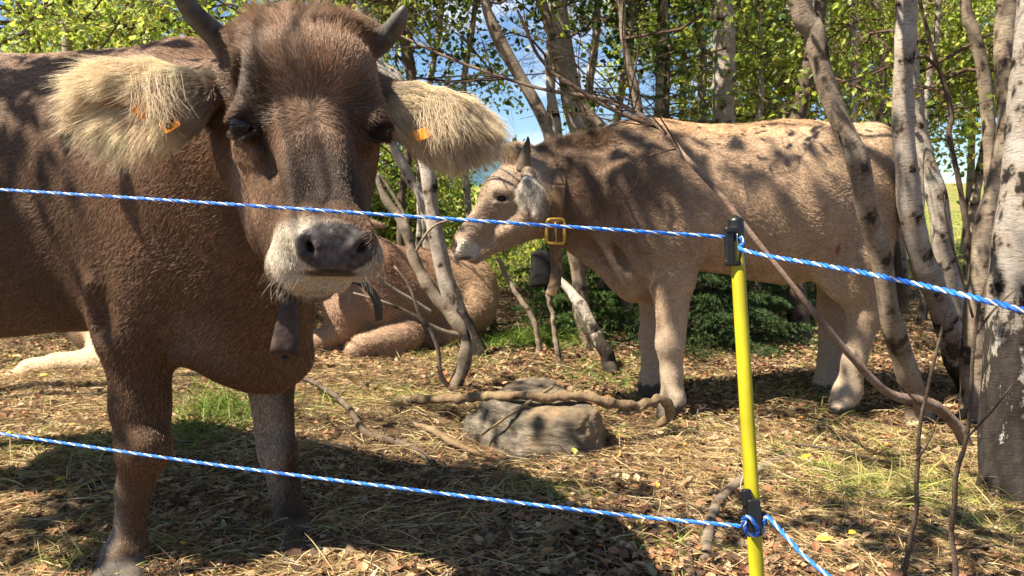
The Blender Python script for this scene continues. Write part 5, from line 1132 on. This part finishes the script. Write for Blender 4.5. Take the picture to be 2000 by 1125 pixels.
V, F, c = dead_leaves(170, 902, [(.72, .46, .05), (.60, .30, .06), (.50, .46, .10), (.60, .22, .05)], .036, 1.5, 7, -9); V[:, 2] += .022
tag(mesh('yellow_leaves', V, [F], M_LITTER, smooth=False, col=c, origin=(0, 3, 0)), kind='stuff')
def blades(p, d, ln, wd, bend, cols, seed, rows=5, flat=.0):
    """ribbon grass blades: base p, initial direction d, bending towards the ground"""
    r = np.random.default_rng(seed); n = len(p); d = nrm(d); hz = d*A([1, 1, 0])+r.normal(size=(n, 3))*A([.25, .25, 0]); hz = nrm(hz); t = np.linspace(0, 1, rows)[None, :, None]
    L_ = np.broadcast_to(ln, (n,))[:, None, None]; bd = np.broadcast_to(bend, (n,))[:, None, None]
    X = p[:, None]+L_*(d[:, None]*t*(1-.35*bd*t)+hz[:, None]*bd*.55*t*t+A([0, 0, -1])*bd*.62*t*t)
    X = X+L_*(np.cross(d, A([0, 0, 1.]))[:, None]*r.normal(size=(n, 1, 1))*.22*t*t)
    X[..., 2] = np.maximum(X[..., 2], hgt(X[..., 0], X[..., 1])+.004+.012*r.random((n, 1)))
    sd = nrm(np.cross(d, r.normal(size=(n, 3))))[:, None]; w_ = np.broadcast_to(wd, (n,))[:, None, None]*(1-t**2*.92)*.5
    V = np.stack([X-sd*w_, X+sd*w_], 2).reshape(-1, 3); i = np.arange(n)[:, None, None]*rows*2; j = np.arange(rows-1)[None, :, None]*2
    F = (i+j+A([0, 1, 3, 2])).reshape(-1, 4); c = A(cols)[r.integers(0, len(cols), n)]*r.uniform(.65, 1.3, (n, 1)); return V, F, np.repeat(c, rows*2, 0)
STR = [(.52, .36, .16), (.42, .28, .13), (.60, .46, .24), (.26, .17, .085), (.34, .26, .11), (.16, .10, .06), (.66, .54, .32)]
def dens(x, y):
    q0 = np.stack([x, y, 0*x], -1); d = .24+.75*np.clip(sn(q0, 1.3, 95), 0, 1)*np.clip(.5+sn(q0, 5., 96), 0, 1)+.18*np.clip(sn(q0, 6., 97), 0, 1)
    for (px, py, rx, ry, a) in ((90, 900, 1.1, .6, 1.3), (60, 1080, .6, .35, .8), (400, 760, 1.6, .9, 1.3), (1700, 900, .95, .55, 1.5), (1850, 1020, .7, .5, 1.2), (1500, 1000, .5, .4, .6), (1250, 900, .5, .3, .5), (650, 1080, .5, .3, .5)):
        q = G(px, py); d = d+a*np.clip(1-((x-q[0])/rx)**2-((y-q[1])/ry)**2, 0, 1)
    return d
x, y = floor_points(220000, 1.25, 8, 1.3, 903); k = (rg.random(len(x)) < dens(x, y)*.72) & clear_rock(x, y); x, y = x[k], y[k]; n = len(x)
az = rg.uniform(0, 2*pi, n); d = np.stack([np.cos(az), np.sin(az), np.abs(rg.normal(size=n))*.30+.03], -1)
V, F, c = blades(onz(x, y, .004), d, .05+.13*rg.random(n)**1.5, .0016+.0016*rg.random(n), .3+.6*rg.random(n), STR, 904)
V[:, 2] += np.repeat(rg.random(n)*.022, 10); tag(mesh('dry_grass', V, [F], M_STRAW, smooth=False, col=c, origin=(0, 3, 0)), kind='stuff')
# the same floor beyond the edges of the view and round the viewer
def outside(n, seed):
    r = np.random.default_rng(seed); x = r.uniform(-5, 5, n); y = r.uniform(-2.5, 5.5, n); k = (np.abs(x) > .76*y) | (y < 1.25); return x[k], y[k]
_fp = floor_points; floor_points = lambda n, a, b, p=1, seed=0: outside(n, seed)
V, F, c = dead_leaves(45000, 911, BR, .034, 0, 0, -.5); tag(mesh('leaf_litter', V, [F], M_LITTER, smooth=False, col=c, origin=(0, 0, 0)), kind='stuff'); floor_points = _fp
x, y = outside(42000, 912); n = len(x); az = rg.uniform(0, 2*pi, n); d = np.stack([np.cos(az), np.sin(az), np.abs(rg.normal(size=n))*.30+.03], -1)
V, F, c = blades(onz(x, y, .004), d, .05+.13*rg.random(n)**1.5, .0024, .3+.6*rg.random(n), STR, 913, 4); V[:, 2] += np.repeat(rg.random(n)*.02, 8); tag(mesh('dry_grass', V, [F], M_STRAW, smooth=False, col=c, origin=(0, 0, 0)), kind='stuff')
# green and straw tufts
GG = [(.13, .22, .03), (.20, .30, .045), (.27, .34, .07), (.10, .17, .03)]; YG = [(.34, .36, .09), (.46, .42, .15), (.28, .32, .07), (.56, .45, .20)]
P_, D_, L2, W2, B2, C2 = [], [], [], [], [], []
def tuft(px, py, n, rad, ln, cols, up=1.2, bend=.5, w_=.0036):
    q = G(px, py); r = rg; n = int(n*1.6) if n > 40 else n; x = q[0]+r.normal(size=n)*rad; y = q[1]+r.normal(size=n)*rad*.8; P_.append(onz(x, y)); az = r.uniform(0, 2*pi, n)
    D_.append(np.stack([np.cos(az), np.sin(az), up*(.6+.8*r.random(n))], -1)); L2.append(ln*(.5+.7*r.random(n))); W2.append(w_*(.7+.6*r.random(n))); B2.append(bend*(.3+1.1*r.random(n))); C2.append(A(cols)[r.integers(0, len(cols), n)]*r.uniform(.7, 1.25, (n, 1)))
for a in ((410, 850, 170, .13, .24, GG, 1.6, .5), (440, 820, 120, .10, .26, GG, 1.8, .4), (375, 880, 70, .09, .18, GG), (1030, 672, 420, .16, .22, GG, 1.5, .5), (975, 668, 150, .13, .18, GG), (1075, 676, 160, .10, .20, GG), (745, 782, 260, .11, .12, YG, .8, .9), (790, 770, 120, .10, .12, GG, .8, .9),
          (1150, 722, 200, .18, .13, GG, .9, .8), (1225, 742, 180, .16, .13, GG, .9, .8), (905, 715, 120, .12, .13, YG), (840, 690, 160, .15, .13, YG), (1700, 945, 420, .13, .22, YG, 1., .9), (1680, 870, 300, .18, .18, YG, 1., .9), (1760, 960, 200, .14, .24, YG, 1., .9), (1640, 905, 120, .12, .18, GG, .9, .9),
          (1060, 975, 110, .07, .12, GG, 1, .8), (1120, 990, 60, .07, .10, YG), (60, 950, 160, .18, .17, YG, 1., .8), (170, 905, 120, .12, .16, YG), (80, 1090, 160, .16, .14, YG, .9, .9), (180, 1110, 120, .10, .14, YG), (20, 880, 90, .14, .16, GG), (520, 1100, 130, .10, .13, YG, .7, 1.), (590, 1055, 70, .07, .10, GG, .6, 1.), (400, 1050, 60, .10, .12, YG, .6, 1.),
          (40, 705, 260, .4, .12, YG), (300, 745, 200, .3, .10, YG, .6, 1.), (1560, 790, 160, .2, .13, YG), (1480, 690, 120, .3, .12, GG), (1650, 670, 120, .3, .12, GG), (620, 800, 80, .15, .14, GG), (1850, 960, 120, .12, .2, YG), (1950, 1050, 120, .12, .16, YG), (1330, 1085, 60, .06, .10, GG), (1350, 745, 80, .2, .1, GG)):
    tuft(*a)
for _ in range(70): tuft(rg.uniform(0, 2000), 690+430*rg.random()**1.3, int(rg.integers(6, 26)), .06, .11, [GG, YG][int(rg.random() < .6)], 1., .8)
P_, D_, L2, W2, B2, C2 = [np.concatenate(v) for v in (P_, D_, L2, W2, B2, C2)]
V, F, _ = blades(P_, D_, L2, W2, B2, [(1, 1, 1)], 905, 6); tag(mesh('green_grass', V, [F], M_STRAW, smooth=False, col=np.repeat(C2, 12, 0), origin=(0, 3, 0)), kind='stuff')
# meadow grass in the sun beyond the wood
x = rg.uniform(-12, 12, 60000); y = rg.uniform(7.5, 22, 60000); V, F, c = blades(onz(x, y), np.stack([rg.normal(size=60000), rg.normal(size=60000), np.full(60000, 2.)], -1), .12+.22*rg.random(60000), .010, .5, [(.30, .38, .07), (.42, .42, .12), (.20, .30, .05), (.50, .44, .16)], 906, 4)
tag(mesh('meadow_grass', V, [F], M_STRAW, smooth=False, col=c, origin=(0, 14, 0)), kind='stuff')
# seed stalks in the dry grass
n = 90; px = np.concatenate([rg.uniform(1550, 1900, 60), rg.uniform(20, 220, 30)]); py = np.concatenate([rg.uniform(840, 960, 60), rg.uniform(860, 1000, 30)]); b0 = A([G(a, b_) for a, b_ in zip(px, py)])
V, F, c = blades(b0, rg.normal(size=(n, 3))*A([.5, .5, 0])+A([0, 0, 1.3]), .28+.2*rg.random(n), .0018, .7, STR, 907, 8); tag(mesh('seed_stalks', V, [F], M_STRAW, smooth=False, col=c, origin=(0, 3, 0)), kind='stuff')
# fallen twigs
n = 900; x, y = floor_points(n, 1.4, 7, 1.2, 908); k = clear_rock(x, y); x, y = x[k], y[k]; n = len(x); az = rg.uniform(0, 2*pi, n)
T_, Rt = branchlets(rg, onz(x, y, .014), np.stack([np.cos(az), np.sin(az), rg.uniform(0, .12, n)], -1), rg.uniform(.06, .38, n), rg.uniform(.0012, .0045, n), .05, 6, .10)
T_[..., 2] = np.maximum(T_[..., 2], hgt(T_[..., 0], T_[..., 1])+.008); V, F, U = tubes(T_, Rt, 5, False); tag(mesh('twig_litter', V, F, M_BIRCHDARK, vec=U, origin=(0, 3, 0)), kind='stuff')

# ---------------------------------------------------------------- electric fence
M_YEL = plain('yellow_plastic', (.44, .38, .010), .48, .28, 9, .4, .12); M_BLK = plain('black_plastic', (.010, .010, .011), .38, .3, 60, .5, .1)
M_BLUE = plain('blue_twine', (.010, .15, .66), .40, .35, 500, .5, .5); M_WHT = plain('white_twine', (.60, .62, .64), .45, .1, 700, .5, .5); M_WIRE = plain('steel_wire', (.5, .5, .5), .3, .1, 100, .5, 0, 1.)
pt = P(1437, 448, 1.10); p2 = P(1478, 1120, 1.00); pb = pt+(p2-pt)*((pt[2]+.12)/(pt[2]-p2[2]))
post = empty('fence_post', pb*A([1, 1, 0]), 'yellow plastic fence post with black top insulator holding the ropes', 'fence post')
X, R = resample([pb, p2, pt], [.0098]*3, 30); V, F, U = tubes(X, R, 20); mesh('post', V, F, M_YEL, post)
ax = nrm(pt-p2); rt = nrm(np.cross(ax, A([0, 1., 0]))); rt = rt if rt[0] > 0 else -rt; fr = np.cross(ax, rt); fr = fr if fr[1] < 0 else -fr     # axis, right, towards us
top = P(1437, 427, 1.10); cb = P(1441, 521, 1.097); ax2 = nrm(top-cb)
def rbox(c, hx, hy, hz, X_, Y_, Z_, bev=.0012):
    f = Field((-hx-.004, -hy-.004, -hz-.004), (hx+.004, hy+.004, hz+.004), min(hx, hy, hz)/3.2); g = np.stack(np.meshgrid(*f.ax, indexing='ij'), -1); q = np.abs(g)-A([hx-bev, hy-bev, hz-bev])
    f.F = (np.linalg.norm(np.maximum(q, 0), axis=-1)+np.minimum(q.max(-1), 0)-bev).astype(np.float32); V, Q = f.net(); return A(c)+V[:, :1]*X_+V[:, 1:2]*Y_+V[:, 2:3]*Z_, Q
def fuse(parts):
    V = []; F = []; o = 0
    for v, q in parts:
        for g in (q if isinstance(q, list) else [q]): F.append(g+o)
        V.append(v); o += len(v)
    return np.concatenate(V), F
cv, cF, _ = tubes(*resample([cb, cb+ax2*.012, cb+ax2*.0125, top-ax2*.0125, top-ax2*.012, top-ax2*.001], [.0128, .0128, .0122, .0122, .0115, .0112], 30), 24)
b1 = rbox(P(1424, 480, 1.083), .0062, .006, .026, rt, fr, ax2); b2 = rbox(P(1431, 450, 1.080), .010, .004, .004, rt, fr, ax2); b3 = rbox(P(1431, 514, 1.080), .011, .004, .004, rt, fr, ax2)
V, F = fuse([(cv, cF), b1, b2, b3]); ins_t = mesh('top_insulator', V, F, M_BLK, post)
V, F, U = tubes(*resample([P(1437, 452, 1.078), P(1448, 458, 1.076), P(1446, 490, 1.074), P(1444, 508, 1.076), P(1436, 512, 1.079)], [.0016]*5, 30), 8); mesh('hook', V, F, M_BLK, ins_t)
V, F, U = tubes(*resample([P(1440, 456, 1.076), P(1440, 470, 1.074), P(1442, 500, 1.074)], [.0007]*3, 12), 6); mesh('wire_clip', V, F, M_WIRE, ins_t)
lc_ = P(1470, 1010, 1.015); cv, cF, _ = tubes(*resample([lc_-ax*.014, lc_+ax*.014], [.0130, .0130], 8), 24)
b1 = rbox(lc_-rt*.003+fr*.017+ax*.004, .0085, .0075, .024, rt, fr, ax); b2 = rbox(lc_-rt*.009+ax*.028+fr*.008, .006, .006, .012, rt, fr, ax); b3 = rbox(lc_+rt*.014-ax*.002, .0045, .006, .009, rt, fr, ax)
b4 = rbox(lc_-rt*.002+fr*.019+ax*.004, .0045, .002, .014, rt, fr, ax)
V, F = fuse([(cv, cF), b1, b2, b3, b4]); mesh('lower_insulator', V, F, M_BLK, post)
def rope(name, ctrl, dia, pitch, label, loops=()):
    """laid twine: two blue strands and a white one"""
    pts = [c if isinstance(c, np.ndarray) else P(*c) for c in ctrl]
    fine = [pts[0]]
    for a, b_ in zip(pts, pts[1:]):
        m_ = max(1, int(np.linalg.norm(b_-a)/.3)) if isinstance(ctrl[0], np.ndarray) or isinstance(ctrl[-1], np.ndarray) else 1
        fine += [a+(b_-a)*(i_+1)/m_ for i_ in range(m_)]
    pts = fine; L_ = sum(np.linalg.norm(b_-a) for a, b_ in zip(pts, pts[1:])); n = int(L_/pitch*12)
    X, _ = resample(pts, [1]*len(pts), n); T = nrm(np.gradient(X, axis=0)); U_ = nrm(np.cross(T, A([.15, .2, 1.]))); W_ = np.cross(T, U_); s = np.concatenate([[0], np.cumsum(np.linalg.norm(np.diff(X, axis=0), axis=1))])
    root = empty(name, X[0], label, 'rope', 'blue and white electric fence ropes'); root.location = tuple(X[0])
    wob = 1+.05*np.sin(s*37)+.04*np.sin(s*91)
    for j, (nm, mat, rr) in enumerate((('blue_strand', M_BLUE, .27), ('blue_strand', M_BLUE, .27), ('white_strand', M_WHT, .185))):
        ph = s/pitch*2*pi*wob.mean()+j*2*pi/3+.3*np.sin(s*21); Y_ = X+(U_*np.cos(ph)[:, None]+W_*np.sin(ph)[:, None])*dia*.26; V, F, U = tubes(Y_, np.full(n, dia*rr)*wob, 7); mesh(nm, V, F, mat, root)
rope('fence_rope', [A([-2.60, 1.60, 1.075]), (-60, 366.5, 1.25), (0, 370.5, 1.235), (400, 396, 1.15), (1000, 436, 1.095), (1415, 463, 1.083)], .0057, .030, 'upper blue and white rope running from the picture edge to the post top')
rope('fence_rope', [(1446, 462, 1.073), (1452, 475, 1.070), (1447, 486, 1.066), (1500, 500, 1.02), (1600, 517, .94), (1750, 546, .83), (1900, 581, .74), (2010, 609, .68), (2150, 645, .62), A([1.05, -1.0, .93])], .0062, .030, 'rope going on from the post top to the far corner, thicker and closer')
rope('fence_rope', [A([-2.60, 1.62, .70]), (-60, 838, 1.35), (0, 847, 1.34), (400, 905, 1.25), (800, 956, 1.16), (1200, 1004, 1.07), (1450, 1028, 1.01)], .0059, .030, 'lower blue and white rope crossing in front of the forelegs')
rope('fence_rope', [(1450, 1028, 1.010), (1452, 1014, 1.0), (1462, 1010, .985), (1478, 1030, .985), (1478, 1045, .99), (1462, 1044, .985), (1455, 1030, .982), (1456, 1018, .98)], .0058, .030, 'rope knotted round the lower black insulator')
rope('fence_rope', [(1474, 1046, .998), (1488, 1040, 1.0), (1492, 1020, .995), (1500, 1010, .99), (1530, 1042, .95), (1570, 1085, .91), (1622, 1128, .87), (1700, 1190, .82), A([1.03, -1.0, .50])], .0060, .030, 'rope dropping from the lower insulator out of the picture')

post['group'] = 'yellow fence posts'
for (x, y, lab) in ((-2.60, 1.615, 'yellow fence post at the far end of the two ropes beside the hindquarters'), (1.045, -1.0, 'yellow fence post behind the viewer where the ropes run on')):
    c = post.copy(); SC.collection.objects.link(c); c['label'] = lab; c.location = (x-(pt-pb)[0], y-(pt-pb)[1], 0)
    for ch in list(post.children):
        d = ch.copy(); SC.collection.objects.link(d); d.parent = c
        for g_ in ch.children:
            e_ = g_.copy(); SC.collection.objects.link(e_); e_.parent = d
# ---------------------------------------------------------------- trees beside and behind the viewer, whose crowns dapple the cows
SH = 'birches around the viewer'
def shade(tgt, dist, n, spread, seed, label, trunk_xy, size=.055, nl=9, ntw=8, ln=.8, cols=GREENS):
    """a slim birch by the path: its limbs reach the place the sunlight passes on its way to tgt"""
    rng = np.random.default_rng(seed); c = A(tgt)+SDIR*dist; x, y = trunk_xy; g = float(hgt(A([x]), A([y]))[0])
    X, R = resample([A([x, y, g-.1]), A([x+.05, y+.03, g+1.2]), A([x+.1, y-.05, c[2]*.8]), A([x+.2, y, c[2]+1.0])], [.07, .06, .035, .012], 40)
    V, F, U = tubes(X[::-1], R[::-1], 10, True, .1, seed); t = empty('birch_tree', (x, y, g), label, 'tree', SH); mesh('trunk', V, F, M_BIRCH, t, vec=U)
    k = n; end = c+rng.normal(size=(k, 3))*spread; ti = rng.integers(16, 38, k); st = X[ti]; d = end-st; L_ = np.linalg.norm(d, axis=1)
    B, Rb = branchlets(rng, st, d, L_*1.1, .008, .0, 8, .05); p, dd, r = pick(B, Rb, rng, ntw, .80)
    T_, Rt = branchlets(rng, p, dd+rng.normal(size=p.shape)*.8, ln*rng.uniform(.25, .7, len(p)), .002, .3, 5, .15); V, F, U = join([tubes(B, Rb, 5), tubes(T_, Rt, 3, False)]); mesh('branches', V, F, M_TWIG, t, vec=U)
    q, _, _ = pick(T_, Rt, rng, nl, .1); q = q+rng.normal(size=q.shape)*.04; V, F, c_ = leaves(rng, q, size, cols); mesh('crown', V, [F], M_LEAF, t, smooth=False, col=c_)

shade((-1.75, 2.05, 1.28), 2.6, 17, A([.36, .2, .13]), 601, 'birch beside the path whose leaves dapple the flank of the dark brown cow', (-3.9, 1.2), .09, 5, 6, .5)
shade((-1.55, 1.95, .78), 3.0, 8, A([.13, .15, .10]), 602, 'slim birch beside the path in front of the dark brown cow', (-4.2, .5), .09, 7, 6, .4)
shade((.62, 3.4, 1.02), 4.2, 7, A([.15, .15, .10]), 603, 'birch with long limbs that shade the neck of the pale brown cow', (-3.9, 3.3), .10, 3, 6, .6)
shade((1.2, 3.4, 1.10), 4.6, 7, A([.38, .12, .08]), 604, 'birch with thin twigs that dapple the back of the pale brown cow', (-3.4, 4.4), .10, 4, 6, .8)
shade((.75, 2.3, .0), 3.4, 8, A([.35, .2, .12]), 605, 'leafy birch at the fence that shades the ground before the hooves', (-2.2, -.3), .08, 6, 7, .6)
shade((1.75, 2.2, .0), 3.4, 8, A([.35, .25, .15]), 606, 'leafy birch behind the viewer that shades the dry grass', (-1.2, -.8), .07, 6, 7, .6)
shade((1.3, 5.7, .2), 3.6, 16, A([.7, .28, .3]), 607, 'dense birch that keeps the ground behind the pale brown cow dark', (-3.2, 5.6), .08, 9, 8)
shade((-.15, 3.2, .0), 4.2, 7, A([.35, .25, .2]), 608, 'thin birch whose few leaves fleck the boulder and the log', (-4.6, 2.9), .09, 4, 6, .8)
